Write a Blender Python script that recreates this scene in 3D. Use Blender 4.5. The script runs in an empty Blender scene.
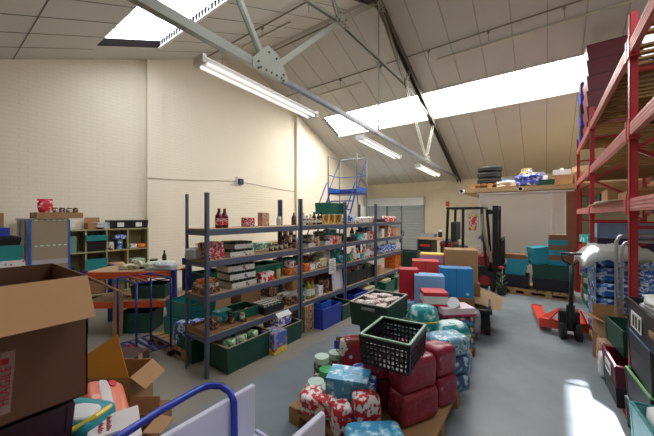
import bpy, bmesh, math, random
from mathutils import Vector, Matrix
from math import sin, cos, pi, radians
rnd = random.Random(11)
COL = bpy.context.scene.collection
SC = bpy.context.scene
# ---------------------------------------------------------------- camera maths
FL = 298.0; YAW = math.atan(218/298.0); EYE = 1.8
CS, CC = sin(YAW), cos(YAW)
def ray(u, v):
    k = u-327
    return (-CS*FL+CC*k, CC*FL+CS*k, 216-v)
def on(u, v, z):
    x, y, w = ray(u, v); t = (z-EYE)/w
    return (x*t, y*t)
def yat(u, X):
    x, y, w = ray(u, 216)
    return y*X/x
def xat(u, Y):
    x, y, w = ray(u, 216)
    return x*Y/y
# ---------------------------------------------------------------- materials
def lin(c):
    return tuple(((x/255)/12.92 if x/255 <= .04045 else ((x/255+.055)/1.055)**2.4) for x in c)+(1,)
MC = {}
def M(name, rgb, rough=.6, metal=0, wear=.12, scale=6, bump=0, spec=.5, alpha=1, trans=0):
    if name in MC: return MC[name]
    m = bpy.data.materials.new(name); m.use_nodes = True; MC[name] = m
    n = m.node_tree.nodes; l = m.node_tree.links; b = n['Principled BSDF']
    b.inputs['Roughness'].default_value = rough; b.inputs['Metallic'].default_value = metal
    b.inputs['Specular IOR Level'].default_value = spec
    b.inputs['Alpha'].default_value = alpha
    if trans: b.inputs['Transmission Weight'].default_value = trans
    tc = n.new('ShaderNodeTexCoord'); nz = n.new('ShaderNodeTexNoise')
    nz.inputs['Scale'].default_value = scale; nz.inputs['Detail'].default_value = 5
    l.new(tc.outputs['Object'], nz.inputs['Vector'])
    mx = n.new('ShaderNodeMix'); mx.data_type = 'RGBA'
    c = lin(rgb)
    mx.inputs[6].default_value = tuple(max(0, x*(1-wear)) for x in c[:3])+(1,)
    mx.inputs[7].default_value = tuple(min(1, x*(1+wear)) for x in c[:3])+(1,)
    l.new(nz.outputs['Fac'], mx.inputs[0]); l.new(mx.outputs[2], b.inputs['Base Color'])
    if bump:
        bp = n.new('ShaderNodeBump'); bp.inputs['Strength'].default_value = bump; bp.inputs['Distance'].default_value = .01
        l.new(nz.outputs['Fac'], bp.inputs['Height']); l.new(bp.outputs['Normal'], b.inputs['Normal'])
    return m
def PM(name, base, a, b_, scale=9, rough=.45, cut=(.0, .52, .6), stretch=(1, 1, 1)):
    """printed packaging: blotches of two accent inks on a base ink"""
    if name in MC: return MC[name]
    m = M(name, base, rough, 0, .06)
    n = m.node_tree.nodes; l = m.node_tree.links; b = n['Principled BSDF']
    tc = n.new('ShaderNodeTexCoord'); mp = n.new('ShaderNodeMapping'); mp.inputs['Scale'].default_value = stretch
    nz = n.new('ShaderNodeTexNoise')
    nz.inputs['Scale'].default_value = scale*1.6; nz.inputs['Detail'].default_value = 2
    l.new(tc.outputs['Object'], mp.inputs[0]); l.new(mp.outputs[0], nz.inputs['Vector'])
    r = n.new('ShaderNodeValToRGB'); r.color_ramp.interpolation = 'CONSTANT'
    e = r.color_ramp.elements
    e[0].position = 0; e[0].color = lin(base)
    e[1].position = cut[1]; e[1].color = lin(a)
    x = e.new(cut[2]); x.color = lin(b_)
    l.new(nz.outputs['Fac'], r.inputs[0]); l.new(r.outputs[0], b.inputs['Base Color'])
    return m
def emis(name, rgb, s):
    m = bpy.data.materials.new(name); m.use_nodes = True
    n = m.node_tree.nodes; n.clear()
    e = n.new('ShaderNodeEmission'); o = n.new('ShaderNodeOutputMaterial')
    e.inputs[0].default_value = lin(rgb); e.inputs[1].default_value = s
    m.node_tree.links.new(e.outputs[0], o.inputs[0]); MC[name] = m
    return m
def film(name, rgb, opac, rough=.2):
    """clear or milky plastic sheet"""
    m = bpy.data.materials.new(name); m.use_nodes = True; MC[name] = m
    n = m.node_tree.nodes; l = m.node_tree.links; b = n['Principled BSDF']; o = n['Material Output']
    b.inputs['Base Color'].default_value = lin(rgb); b.inputs['Roughness'].default_value = rough
    t = n.new('ShaderNodeBsdfTransparent'); x = n.new('ShaderNodeMixShader'); x.inputs[0].default_value = opac
    l.new(t.outputs[0], x.inputs[1]); l.new(b.outputs[0], x.inputs[2]); l.new(x.outputs[0], o.inputs[0])
    return m
# ---------------------------------------------------------------- mesh builder
class MB:
    def __init__(s): s.bm = bmesh.new()
    def box(s, c, size, rot=None):
        mt = Matrix.Translation(c)
        if rot is not None: mt = mt @ (rot if isinstance(rot, Matrix) else Matrix.Rotation(rot, 4, 'Z'))
        bmesh.ops.create_cube(s.bm, size=1, matrix=mt @ Matrix.Diagonal((*size, 1)))
        return s
    def b2(s, x0, x1, y0, y1, z0, z1):
        return s.box(((x0+x1)/2, (y0+y1)/2, (z0+z1)/2), (abs(x1-x0), abs(y1-y0), abs(z1-z0)))
    def bar(s, p, q, w, h=None):
        p = Vector(p); q = Vector(q); d = q-p; L = d.length
        if L < 1e-6: return s
        z = d.normalized(); up = Vector((0, 0, 1)) if abs(z.z) < .95 else Vector((0, 1, 0))
        x = up.cross(z).normalized(); y = z.cross(x)
        m = Matrix((x, y, z)).transposed().to_4x4(); m.translation = (p+q)/2
        bmesh.ops.create_cube(s.bm, size=1, matrix=m @ Matrix.Diagonal((w, h or w, L, 1)))
        return s
    def rod(s, p, q, r, n=8, r2=None):
        p = Vector(p); q = Vector(q); d = q-p; L = d.length
        m = d.to_track_quat('Z', 'Y').to_matrix().to_4x4(); m.translation = (p+q)/2
        bmesh.ops.create_cone(s.bm, cap_ends=True, segments=n, radius1=r, radius2=r if r2 is None else r2, depth=L, matrix=m)
        return s
    def tube(s, pts, r, n=8, closed=False):
        pts = [Vector(p) for p in pts]; rings = []
        N = len(pts)
        prevx = None
        for i, p in enumerate(pts):
            a = pts[i-1] if (i > 0 or closed) else p
            b = pts[(i+1) % N] if (i < N-1 or closed) else p
            z = (b-a).normalized()
            if prevx is None:
                up = Vector((0, 0, 1)) if abs(z.z) < .9 else Vector((1, 0, 0))
                x = up.cross(z).normalized()
            else:
                x = (prevx - z*prevx.dot(z)).normalized()
            prevx = x; y = z.cross(x)
            rings.append([s.bm.verts.new(p+x*r*cos(2*pi*k/n)+y*r*sin(2*pi*k/n)) for k in range(n)])
        for i in range(N if closed else N-1):
            A = rings[i]; B = rings[(i+1) % N]
            for k in range(n):
                s.bm.faces.new((A[k], A[(k+1) % n], B[(k+1) % n], B[k]))
        if not closed:
            s.bm.faces.new(rings[0][::-1]); s.bm.faces.new(rings[-1])
        return s
    def lathe(s, prof, n=14, c=(0, 0, 0)):
        rings = []
        for r, z in prof:
            rings.append([s.bm.verts.new((c[0]+max(r, .0005)*cos(2*pi*k/n), c[1]+max(r, .0005)*sin(2*pi*k/n), c[2]+z)) for k in range(n)])
        for A, B in zip(rings, rings[1:]):
            for k in range(n): s.bm.faces.new((A[k], A[(k+1) % n], B[(k+1) % n], B[k]))
        s.bm.faces.new(rings[0][::-1]); s.bm.faces.new(rings[-1])
        return s
    def quad(s, pts, th=.004):
        """thin sheet with thickness, any planar polygon"""
        v = [Vector(p) for p in pts]; nrm = (v[1]-v[0]).cross(v[2]-v[0]).normalized()*th
        a = [s.bm.verts.new(p) for p in v]; b = [s.bm.verts.new(p+nrm) for p in v]
        N = len(v)
        s.bm.faces.new(a[::-1]); s.bm.faces.new(b)
        for i in range(N): s.bm.faces.new((a[i], a[(i+1) % N], b[(i+1) % N], b[i]))
        return s
    def pillow(s, c, size, bulge=.5, n=6, p=4, jit=.0, rot=None):
        """soft rounded block (superellipsoid)"""
        bm = bmesh.new(); bmesh.ops.create_cube(bm, size=2)
        bmesh.ops.subdivide_edges(bm, edges=bm.edges[:], cuts=n, use_grid_fill=True)
        R = rot if isinstance(rot, Matrix) else Matrix.Rotation(rot or 0, 4, 'Z')
        T = Matrix.Translation(c) @ R
        mp = {}
        for v in bm.verts:
            q = v.co; k = (abs(q.x)**p+abs(q.y)**p+abs(q.z)**p)**(1/p)
            w = Vector(q)/k
            w = Vector((w.x*size[0]/2, w.y*size[1]/2, w.z*size[2]/2))
            if jit: w += Vector([(sin(q.x*3.1+q.y*5.3+i*2+c[0]*9)*cos(q.z*4.7+q.x*2.2+i))*jit for i in range(3)])
            mp[v] = s.bm.verts.new(T @ w)
        for f in bm.faces: s.bm.faces.new([mp[v] for v in f.verts])
        bm.free(); return s
    def build(s, name, mat, parent=None, bev=0, smooth=False, solid=0):
        bmesh.ops.recalc_face_normals(s.bm, faces=s.bm.faces[:])
        me = bpy.data.meshes.new(name); s.bm.to_mesh(me); s.bm.free()
        o = bpy.data.objects.new(name, me); COL.objects.link(o)
        if parent is not None: o.parent = parent
        me.materials.append(mat)
        if smooth:
            for p in me.polygons: p.use_smooth = True
        if bev:
            b = o.modifiers.new('bevel', 'BEVEL'); b.width = bev; b.segments = 2; b.limit_method = 'ANGLE'
        return o
LABELS = {}
def tag(o, label, cat, group=None):
    o['label'] = label; o['category'] = cat
    if group: o['group'] = group
    if label in LABELS and not group: print('DUPLICATE LABEL', label)
    n = len(label.split())
    if n < 4 or n > 16: print('LABEL LENGTH', n, label)
    LABELS[label] = 1
    return o
def thing(name, label, cat, loc=(0, 0, 0), rz=0, group=None, rx=0, ry=0):
    o = bpy.data.objects.new(name, None); COL.objects.link(o); o.empty_display_size = .05
    o.location = loc; o.rotation_euler = (rx, ry, rz)
    return tag(o, label, cat, group)
def struct(o):
    o['kind'] = 'structure'; return o
def text(name, body, size, parent, loc, rot, mat, ext=.0006):
    cu = bpy.data.curves.new(name, 'FONT'); cu.body = body; cu.size = size; cu.extrude = ext
    cu.align_x = 'CENTER'; cu.align_y = 'CENTER'
    t = bpy.data.objects.new(name, cu); COL.objects.link(t)
    dg = bpy.context.evaluated_depsgraph_get()
    me = bpy.data.meshes.new_from_object(t.evaluated_get(dg)); bpy.data.objects.remove(t)
    o = bpy.data.objects.new(name, me); COL.objects.link(o); o.parent = parent
    o.location = loc; o.rotation_euler = rot; me.materials.clear(); me.materials.append(mat)
    return o
# ---------------------------------------------------------------- shared materials
m_card = M('cardboard', (168, 128, 88), .85, 0, .08, 14)
m_card2 = M('dark_cardboard', (138, 100, 68), .85, 0, .08, 14)
m_cardin = M('cardboard_inside', (150, 112, 76), .9, 0, .08, 14)
m_tape = M('packing_tape', (176, 140, 96), .3)
m_white = M('white_paper', (226, 226, 222), .6, 0, .04)
m_steel = M('rack_steel', (96, 106, 124), .4, .3, .1)
m_chip = M('chipboard', (176, 148, 116), .8, 0, .12, 30)
m_wood = M('pallet_wood', (176, 138, 92), .85, 0, .22, 9)
m_red = M('rack_red', (176, 46, 52), .45, .1, .16)
m_pink = M('beam_worn_red', (196, 120, 112), .5, .1, .25, 5)
m_orange = M('orange_beam', (214, 84, 40), .5, .1, .12)
m_blue = M('blue_steel', (30, 42, 122), .35, .2, .1)
m_blk = M('black_plastic', (26, 27, 31), .4, 0, .15)
m_rub = M('rubber', (30, 29, 29), .75)
m_green = M('dark_green_plastic', (20, 74, 60), .4, 0, .1)
m_green2 = M('green_plastic', (28, 104, 82), .4, 0, .1)
m_teal = M('teal_plastic', (40, 140, 138), .4, 0, .1)
m_bluep = M('blue_plastic', (36, 64, 170), .4, 0, .1)
m_maroon = M('maroon_plastic', (90, 22, 42), .4, 0, .1)
m_chrome = M('bright_metal', (190, 194, 200), .28, .9, .05)
m_gal = M('galvanised_metal', (150, 156, 164), .4, .6, .08)
m_cream = M('cream_paint', (200, 196, 176), .55, 0, .06, 3)
# ---------------------------------------------------------------- factories
def crate(w, d, h, mat, label, loc, rz=0, cat='crate', name='plastic_crate', vent=False, rim=None, handles=None, group=None, rx=0, ry=0):
    t = thing(name, label, cat, loc, rz, group, rx, ry)
    b = MB(); k = .93; W, D = w/2, d/2; w2, d2 = W*k, D*k; th = .008
    b.b2(-w2, w2, -d2, d2, 0, .01)
    def wall(p0, p1, q0, q1):   # bottom edge p0-p1, top edge q0-q1
        p0, p1, q0, q1 = map(Vector, (p0, p1, q0, q1))
        def P(s, t_): return (p0.lerp(p1, s)).lerp(q0.lerp(q1, s), t_)
        L = (p1-p0).length
        if not vent:
            b.quad([p0, p1, q1, q0], th)
            n = max(3, int(L/.07))
            for i in range(n+1): b.bar(P(i/n, 0), P(i/n, 1), .008, .016)
            b.bar(P(0, .62), P(1, .62), .018, .012)
        else:
            n = max(4, int(L/.03))
            for i in range(n+1): b.bar(P(i/n, 0), P(i/n, 1), .013, .01)
            for tt in (.0, .18, .36, .54, .72): b.bar(P(0, tt), P(1, tt), .01, .015)
            m = max(3, n//3)
            for i in range(m):
                b.bar(P(i/m, .05), P((i+1)/m, .72), .007, .008); b.bar(P((i+1)/m, .05), P(i/m, .72), .007, .008)
            b.quad([P(0, .8), P(1, .8), P(1, .98), P(0, .98)], th)
    c0 = [(-w2, -d2, 0), (w2, -d2, 0), (w2, d2, 0), (-w2, d2, 0)]
    c1 = [(-W, -D, h), (W, -D, h), (W, D, h), (-W, D, h)]
    for i in range(4):
        j = (i+1) % 4; wall(c0[i], c0[j], c1[i], c1[j])
    for i in range(4): b.bar(c0[i], c1[i], .022)
    b.build('crate_body', mat, t)
    r = MB()
    for i in range(4):
        j = (i+1) % 4; r.bar(Vector(c1[i]), Vector(c1[j]), .02, .014)
    r.build('rim', rim or mat, t, .003)
    if handles:
        for s in (-1, 1):
            MB().bar((-w*.18, s*(D+.006), h*.8), (w*.18, s*(D+.006), h*.8), .014, .03).build('handle', handles, t, .004)
    return t
def carton(w, d, h, label, loc, rz=0, mat=None, open_=False, cat='box', name='cardboard_box', tape=True, flaps=(70, 40, 95, 30), panel=None, group=None, rx=0, ry=0, inmat=None, fl=None):
    t = thing(name, label, cat, loc, rz, group, rx, ry); mat = mat or m_card
    W, D = w/2, d/2; th = .005
    if not open_:
        MB().b2(-W, W, -D, D, 0, h).build('box_body', mat, t, .004)
        if tape: MB().b2(-W-.001, W+.001, -.025, .025, h-.05, h+.0015).build('tape', m_tape, t)
        MB().b2(-W+.002, W-.002, -D+.002, -.002, h, h+.003).build('flap', mat, t); MB().b2(-W+.002, W-.002, .002, D-.002, h, h+.003).build('flap', mat, t)
    else:
        b = MB(); b.b2(-W, W, -D, D, 0, th)
        b.b2(-W, -W+th, -D, D, 0, h); b.b2(W-th, W, -D, D, 0, h); b.b2(-W, W, -D, -D+th, 0, h); b.b2(-W, W, D-th, D, 0, h)
        b.build('box_body', mat, t)
        fl = fl or min(W, D)*.95
        for i, a in enumerate(flaps):
            if a is None: continue
            a = radians(a)
            ca, sa = cos(a)*fl, sin(a)*fl
            if i == 0: q = [(-W, -D, h), (W, -D, h), (W-.01, -D-ca, h+sa), (-W+.01, -D-ca, h+sa)]
            if i == 1: q = [(W, -D, h), (W, D, h), (W+ca, D-.01, h+sa), (W+ca, -D+.01, h+sa)]
            if i == 2: q = [(W, D, h), (-W, D, h), (-W+.01, D+ca, h+sa), (W-.01, D+ca, h+sa)]
            if i == 3: q = [(-W, D, h), (-W, -D, h), (-W-ca, -D+.01, h+sa), (-W-ca, D-.01, h+sa)]
            MB().quad(q, .004).build('flap', inmat or mat, t)
    if panel: MB().b2(-W*.6, W*.6, -D-.002, -D, h*.25, h*.75).build('printed_label', panel, t)
    return t
def pack(w, d, h, label, loc, rz=0, mat=None, panel=None, cat='pack', name='soft_pack', group=None, handle=False, p=7, rx=0, ry=0, jit=.004):
    t = thing(name, label, cat, loc, rz, group, rx, ry)
    MB().pillow((0, 0, h/2), (w, d, h), p=p, n=7, jit=jit).build('pack_body', mat, t, smooth=True)
    for s in (-1, 1): MB().pillow((s*(w/2-.004), 0, h/2), (.016, d*.8, .02), p=3, n=2).build('end_seam', mat, t)
    if panel:
        MB().pillow((0, -d*.06, h*.53), (w*.62, d*.92, h*.62), p=6, n=4).build('printed_panel', panel, t, smooth=True)
    if handle:
        MB().tube([(-w*.2, 0, h-.005), (-w*.1, 0, h+.03), (w*.1, 0, h+.03), (w*.2, 0, h-.005)], .008, 6).build('carry_handle', panel or mat, t)
    return t
def bottle(r, h, label, loc, mat, cap, lab=None, cat='bottle', name='bottle', group=None, rx=0):
    t = thing(name, label, cat, loc, 0, group, rx)
    MB().lathe([(r*.9, 0), (r, h*.03), (r, h*.55), (r*.9, h*.64), (r*.42, h*.8), (r*.36, h*.9), (r*.36, h*.93)]).build('bottle_body', mat, t, smooth=True)
    MB().lathe([(r*.42, h*.9), (r*.42, h), (r*.38, h)], 10).build('cap', cap, t)
    if lab: MB().lathe([(r*1.02, h*.16), (r*1.02, h*.5)], 14).build('paper_label', lab, t, smooth=False)
    return t
def tin(r, h, label, loc, mat, lid=None, cat='tin', name='food_tin', group=None):
    t = thing(name, label, cat, loc, 0, group)
    MB().lathe([(r, .004), (r, h-.004)], 16).build('tin_label', mat, t)
    MB().lathe([(r*.96, h-.006), (r*1.03, h-.006), (r*1.03, h), (r*.9, h), (r*.9, h-.003)], 16).build('lid', lid or m_chrome, t)
    MB().lathe([(r*1.03, 0), (r*1.03, .006), (r*.96, .006)], 16).build('base_rim', lid or m_chrome, t)
    return t
def tray(w, d, h, label, loc, rz, mat, canm, cat='tray of tins', name='tray_of_tins', nx=4, ny=3, group=None, lid=None):
    """cardboard tray holding shrink-wrapped tins"""
    t = thing(name, label, cat, loc, rz, group); W, D = w/2, d/2
    b = MB(); b.b2(-W, W, -D, D, 0, .004); hh = h*.68
    for a in ((-W, -W+.004, -D, D), (W-.004, W, -D, D), (-W, W, -D, -D+.004), (-W, W, D-.004, D)): b.b2(*a, 0, hh)
    b.build('tray_base', mat, t)
    r = min(w/nx, d/ny)*.48
    for i in range(nx):
        for j in range(ny):
            x = -W+(i+.5)*w/nx; y = -D+(j+.5)*d/ny
            c = MB(); c.lathe([(r, .006), (r, h-.006), (r*.94, h), (r*.9, h-.003)], 10, (x, y, 0)).build('tin', canm, t)
    return t
def jar(r, h, label, loc, mat, lid, cat='jar', name='jar', group=None):
    t = thing(name, label, cat, loc, 0, group)
    MB().lathe([(r*.9, 0), (r, h*.06), (r, h*.72), (r*.8, h*.82)], 14).build('jar_body', mat, t, smooth=True)
    MB().lathe([(r*.86, h*.8), (r*.86, h), (r*.8, h)], 14).build('lid', lid, t)
    return t
def wpallet(w, d, label, loc, rz=0, group=None):
    t = thing('wooden_pallet', label, 'pallet', loc, rz, group)
    for i in range(7):
        x = -w/2+.05+i*(w-.1)/6
        MB().b2(x-.048, x+.048, -d/2, d/2, .115, .14).build('deck_board', m_wood, t, .002)
    for y in (-d/2+.05, 0, d/2-.05):
        b = MB(); b.b2(-w/2, w/2, y-.045, y+.045, .09, .115); b.b2(-w/2, w/2, y-.045, y+.045, 0, .02)
        for x in (-w/2+.06, 0, w/2-.06): b.b2(x-.06, x+.06, y-.045, y+.045, .02, .09)
        b.build('runner', m_wood, t)
    return t
# ================================================================= SETTING
def rz_(y): return 6.56-.42*abs(y-5.85)
XL, XR, YF, YB = -7.4, 6.0, -1.8, 13.5
# floor
mf = bpy.data.materials.new('painted_concrete'); mf.use_nodes = True
n = mf.node_tree.nodes; l = mf.node_tree.links; b = n['Principled BSDF']
tc = n.new('ShaderNodeTexCoord'); n1 = n.new('ShaderNodeTexNoise'); n1.inputs['Scale'].default_value = .9; n1.inputs['Detail'].default_value = 8
n2 = n.new('ShaderNodeTexNoise'); n2.inputs['Scale'].default_value = 7; n2.inputs['Detail'].default_value = 6
l.new(tc.outputs['Object'], n1.inputs[0]); l.new(tc.outputs['Object'], n2.inputs[0])
r1 = n.new('ShaderNodeValToRGB'); r1.color_ramp.elements[0].position = .35; r1.color_ramp.elements[0].color = lin((114, 123, 127))
r1.color_ramp.elements[1].position = .68; r1.color_ramp.elements[1].color = lin((142, 150, 153)); l.new(n1.outputs['Fac'], r1.inputs[0])
# worn tan strip along the front of the racking
sp = n.new('ShaderNodeSeparateXYZ'); l.new(tc.outputs['Object'], sp.inputs[0])
ad = n.new('ShaderNodeMath'); ad.operation = 'MULTIPLY_ADD'; ad.inputs[1].default_value = .35; l.new(n2.outputs['Fac'], ad.inputs[0]); l.new(sp.outputs[0], ad.inputs[2])
mr = n.new('ShaderNodeMapRange'); mr.inputs[1].default_value = -2.45; mr.inputs[2].default_value = -2.38; mr.inputs[3].default_value = .8; mr.inputs[4].default_value = 0
l.new(ad.outputs[0], mr.inputs[0])
mx = n.new('ShaderNodeMix'); mx.data_type = 'RGBA'; l.new(mr.outputs[0], mx.inputs[0]); l.new(r1.outputs[0], mx.inputs[6]); mx.inputs[7].default_value = lin((150, 140, 122))
l.new(mx.outputs[2], b.inputs['Base Color'])
rr = n.new('ShaderNodeMapRange'); rr.inputs[3].default_value = .28; rr.inputs[4].default_value = .6; l.new(n2.outputs['Fac'], rr.inputs[0]); l.new(rr.outputs[0], b.inputs['Roughness'])
struct(MB().b2(XL-.2, XR+.2, YF-.2, YB+.2, -.1, 0).build('floor', mf))
# painted block wall material; axes give the horizontal axis of the wall
def wallmat(name, rgb, axis, rgb2):
    m = bpy.data.materials.new(name); m.use_nodes = True
    n = m.node_tree.nodes; l = m.node_tree.links; b = n['Principled BSDF']; b.inputs['Roughness'].default_value = .6
    tc = n.new('ShaderNodeTexCoord'); s = n.new('ShaderNodeSeparateXYZ'); c = n.new('ShaderNodeCombineXYZ')
    l.new(tc.outputs['Object'], s.inputs[0]); l.new(s.outputs[axis], c.inputs[0]); l.new(s.outputs[2], c.inputs[1])
    br = n.new('ShaderNodeTexBrick'); br.inputs['Scale'].default_value = 1; br.inputs['Brick Width'].default_value = .45 if axis == 0 else .225
    br.inputs['Row Height'].default_value = .225 if axis == 0 else .075; br.inputs['Mortar Size'].default_value = .006; br.inputs['Mortar Smooth'].default_value = .6
    l.new(c.outputs[0], br.inputs[0])
    nz = n.new('ShaderNodeTexNoise'); nz.inputs['Scale'].default_value = 1.3; nz.inputs['Detail'].default_value = 8; l.new(tc.outputs['Object'], nz.inputs[0])
    mx = n.new('ShaderNodeMix'); mx.data_type = 'RGBA'; mx.inputs[6].default_value = lin(rgb); mx.inputs[7].default_value = lin(rgb2); l.new(nz.outputs['Fac'], mx.inputs[0])
    m2 = n.new('ShaderNodeMix'); m2.data_type = 'RGBA'; m2.blend_type = 'MULTIPLY'; m2.inputs[7].default_value = (.955, .95, .94, 1)
    l.new(br.outputs['Fac'], m2.inputs[0]); l.new(mx.outputs[2], m2.inputs[6]); l.new(m2.outputs[2], b.inputs['Base Color'])
    bp = n.new('ShaderNodeBump'); bp.invert = True; bp.inputs['Strength'].default_value = .5; bp.inputs['Distance'].default_value = .008
    l.new(br.outputs['Fac'], bp.inputs['Height']); l.new(bp.outputs[0], b.inputs['Normal'])
    return m
mwL = wallmat('cream_painted_brick', (246, 236, 214), 1, (238, 226, 202))
mwB = wallmat('cream_painted_block', (218, 206, 178), 0, (204, 192, 164))
def gable(name, x0, x1, mat):
    b = MB(); ys = [YF, 5.85, YB]
    prof = [(YF, 0), (YB, 0), (YB, rz_(YB)+.12), (5.85, rz_(5.85)+.12), (YF, rz_(YF)+.12)]
    A = [b.bm.verts.new((x0, y, z)) for y, z in prof]; B = [b.bm.verts.new((x1, y, z)) for y, z in prof]
    b.bm.faces.new(A); b.bm.faces.new(B[::-1])
    for i in range(5): b.bm.faces.new((A[i], A[(i+1) % 5], B[(i+1) % 5], B[i]))
    return struct(b.build(name, mat))
wl = gable('wall_left', XL-.2, XL, mwL)
gable('wall_right', XR, XR+.2, mwL)
for y0, y1 in ((3.06, 3.40), (8.13, 8.46)):
    b = MB(); zz = min(rz_(y0), rz_(y1)); b.b2(XL, XL+.1, y0, y1, 0, zz-.01)
    b.build('pilaster', mwL, wl)
# back wall with shutter opening, front wall with an open loading door
wb = MB(); wb.b2(XL, -7.3, YB, YB+.2, 0, 3.5); wb.b2(-4.45, XR, YB, YB+.2, 0, 3.5); wb.b2(-7.3, -4.45, YB, YB+.2, 2.45, 3.5)
struct(wb.build('wall_back', mwB))
wf = MB(); wf.b2(XL, XR, YF-.2, YF, 0, 3.5)
struct(wf.build('wall_front', mwB))
# shutter door
m_shut = M('shutter_grey', (146, 147, 142), .7, 0, .06, 4)
d1 = bpy.data.objects.new('door_1', None); COL.objects.link(d1); d1.location = (-5.87, YB, 0); struct(d1)
b = MB()
for i in range(18):
    z = .04+i*.13
    b.box((0, .02, z+.055), (2.8, .014, .12), Matrix.Rotation(.45, 4, 'X')); b.box((0, .035, z+.12), (2.8, .01, .03))
b.build('shutter_curtain', m_shut, d1)
MB().b2(-1.5, 1.5, -.26, 0, 2.3, 2.66).build('shutter_housing', M('housing_grey', (196, 198, 200), .45, .3), d1, .01)
for x in (-1.42, 1.42): MB().b2(x-.05, x+.05, -.05, .05, 0, 2.3).build('guide_rail', m_gal, d1)
MB().b2(-.35, .35, -.03, .0, 0.05, .1).build('bottom_handle', m_gal, d1)
# ceiling: lined roof slopes with rooflight openings
mc = M('roof_lining', (190, 188, 182), .7, 0, .06, 1.5)
S1, S2 = (1.9, 3.0), (8.66, 9.76); SX0 = -6.6; SX1 = 5.2
cl = MB()
def slab(x0, x1, y0, y1, th=.16):
    P = [(x0, y0), (x1, y0), (x1, y1), (x0, y1)]
    a = [cl.bm.verts.new((x, y, rz_(y))) for x, y in P]; c = [cl.bm.verts.new((x, y, rz_(y)+th)) for x, y in P]
    cl.bm.faces.new(a[::-1]); cl.bm.faces.new(c)
    for i in range(4): cl.bm.faces.new((a[i], a[(i+1) % 4], c[(i+1) % 4], c[i]))
for y0, y1 in ((YF-.2, S1[0]), (S1[1], 5.85), (5.85, S2[0]), (S2[1], YB+.2)): slab(XL-.2, XR+.2, y0, y1)
for y0, y1 in (S1, S2): slab(XL-.2, SX0, y0, y1); slab(SX1, XR+.2, y0, y1)
ceil = struct(cl.build('ceiling', mc))
# cover strips over the panel joints
b = MB(); x = XL+.62
while x < XR:
    for y0, y1 in ((YF, S1[0]), (S1[1], 5.83)):
        b.bar((x, y0, rz_(y0)-.002), (x, y1, rz_(y1)-.002), .014, .006)
    x += .62
for y in (.95,): b.bar((XL, y, rz_(y)-.004), (XR, y, rz_(y)-.004), .012, .006)
b.build('joint_strip', M('joint_dark', (116, 112, 104), .7), ceil)
b = MB(); x = XL+.62
while x < XR:
    for y0, y1 in ((5.87, S2[0]), (S2[1], YB)):
        b.bar((x, y0, rz_(y0)-.002), (x, y1, rz_(y1)-.002), .022, .008)
    x += .62
b.bar((XL, 5.85, 6.55), (XR, 5.85, 6.55), .1, .03)
b.build('cover_strip', M('strip_pale', (158, 155, 146), .6), ceil)
# rooflights
m_sky = emis('daylit_rooflight', (255, 252, 246), 19)
m_rev = M('rooflight_reveal', (26, 20, 20), .9, 0, .5, 20, spec=.1)
def rooflight(name, y0, y1, gap=None, m_sky=None):
    w = bpy.data.objects.new(name, None); COL.objects.link(w); struct(w); w.location = (0, 0, 0)
    segs = [(SX0, SX1)] if not gap else [(SX0, gap[0]), (gap[1], SX1)]
    for xa, xb in segs:
        b = MB(); N = int((xb-xa)/.035); rows = []
        for i in range(N+1):
            x = xa+(xb-xa)*i/N; o = .02*sin(i*pi/2)
            rows.append([b.bm.verts.new((x, y, rz_(y)+.15+o)) for y in (y0-.02, y1+.02)])
        for A, B in zip(rows, rows[1:]): b.bm.faces.new((A[0], B[0], B[1], A[1]))
        b.build('rooflight_sheet', m_sky, w)
    b = MB()
    for x in (SX0+.004, SX1-.004): b.quad([(x, y0, rz_(y0)), (x, y1, rz_(y1)), (x, y1, rz_(y1)+.15), (x, y0, rz_(y0)+.15)], .006)
    b.build('end_reveal', m_rev, w)
    b = MB(); x = SX0+.62
    while x < SX1:
        b.bar((x, y0, rz_(y0)+.1), (x, y1, rz_(y1)+.1), .022, .03); x += .62
    b.build('glazing_bar', M('glazing_bar', (190, 190, 184), .6), w)
    hi = y1 if abs(y1-5.85) < abs(y0-5.85) else y0; s_ = -1 if hi == y1 else 1
    b = MB(); x = SX0+.04
    while x < SX1:
        z = rz_(hi); b.quad([(x-.034, hi+s_*.012, z+.145), (x+.034, hi+s_*.012, z+.145), (x+.014, hi+s_*.012, z+.03), (x-.014, hi+s_*.012, z+.03)], .006)
        x += .1
    b.build('dark_profile_gaps', m_rev, w)  # dark teeth drawn in for the shaded openings under the corrugation
    b = MB(); b.bar((SX0, hi, rz_(hi)-.01), (SX1, hi, rz_(hi)-.01), .05, .02); b.build('edge_trim', M('edge_white', (214, 212, 204), .6), w)
    if gap:
        g = MB(); g.quad([(gap[0], y0, rz_(y0)+.15), (gap[1], y0, rz_(y0)+.15), (gap[1], y1, rz_(y1)+.15), (gap[0], y1, rz_(y1)+.15)], .004)
        g.build('sun_gap_pane', film('sun_gap_sheet', (240, 245, 250), .06), w)  # clear gap added so the sun throws its patch on the floor
    return w
rooflight('window_1', *S1, m_sky=emis('shaded_rooflight', (236, 244, 255), 6)); rooflight('window_2', *S2, gap=(.3, .8), m_sky=m_sky)
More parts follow.
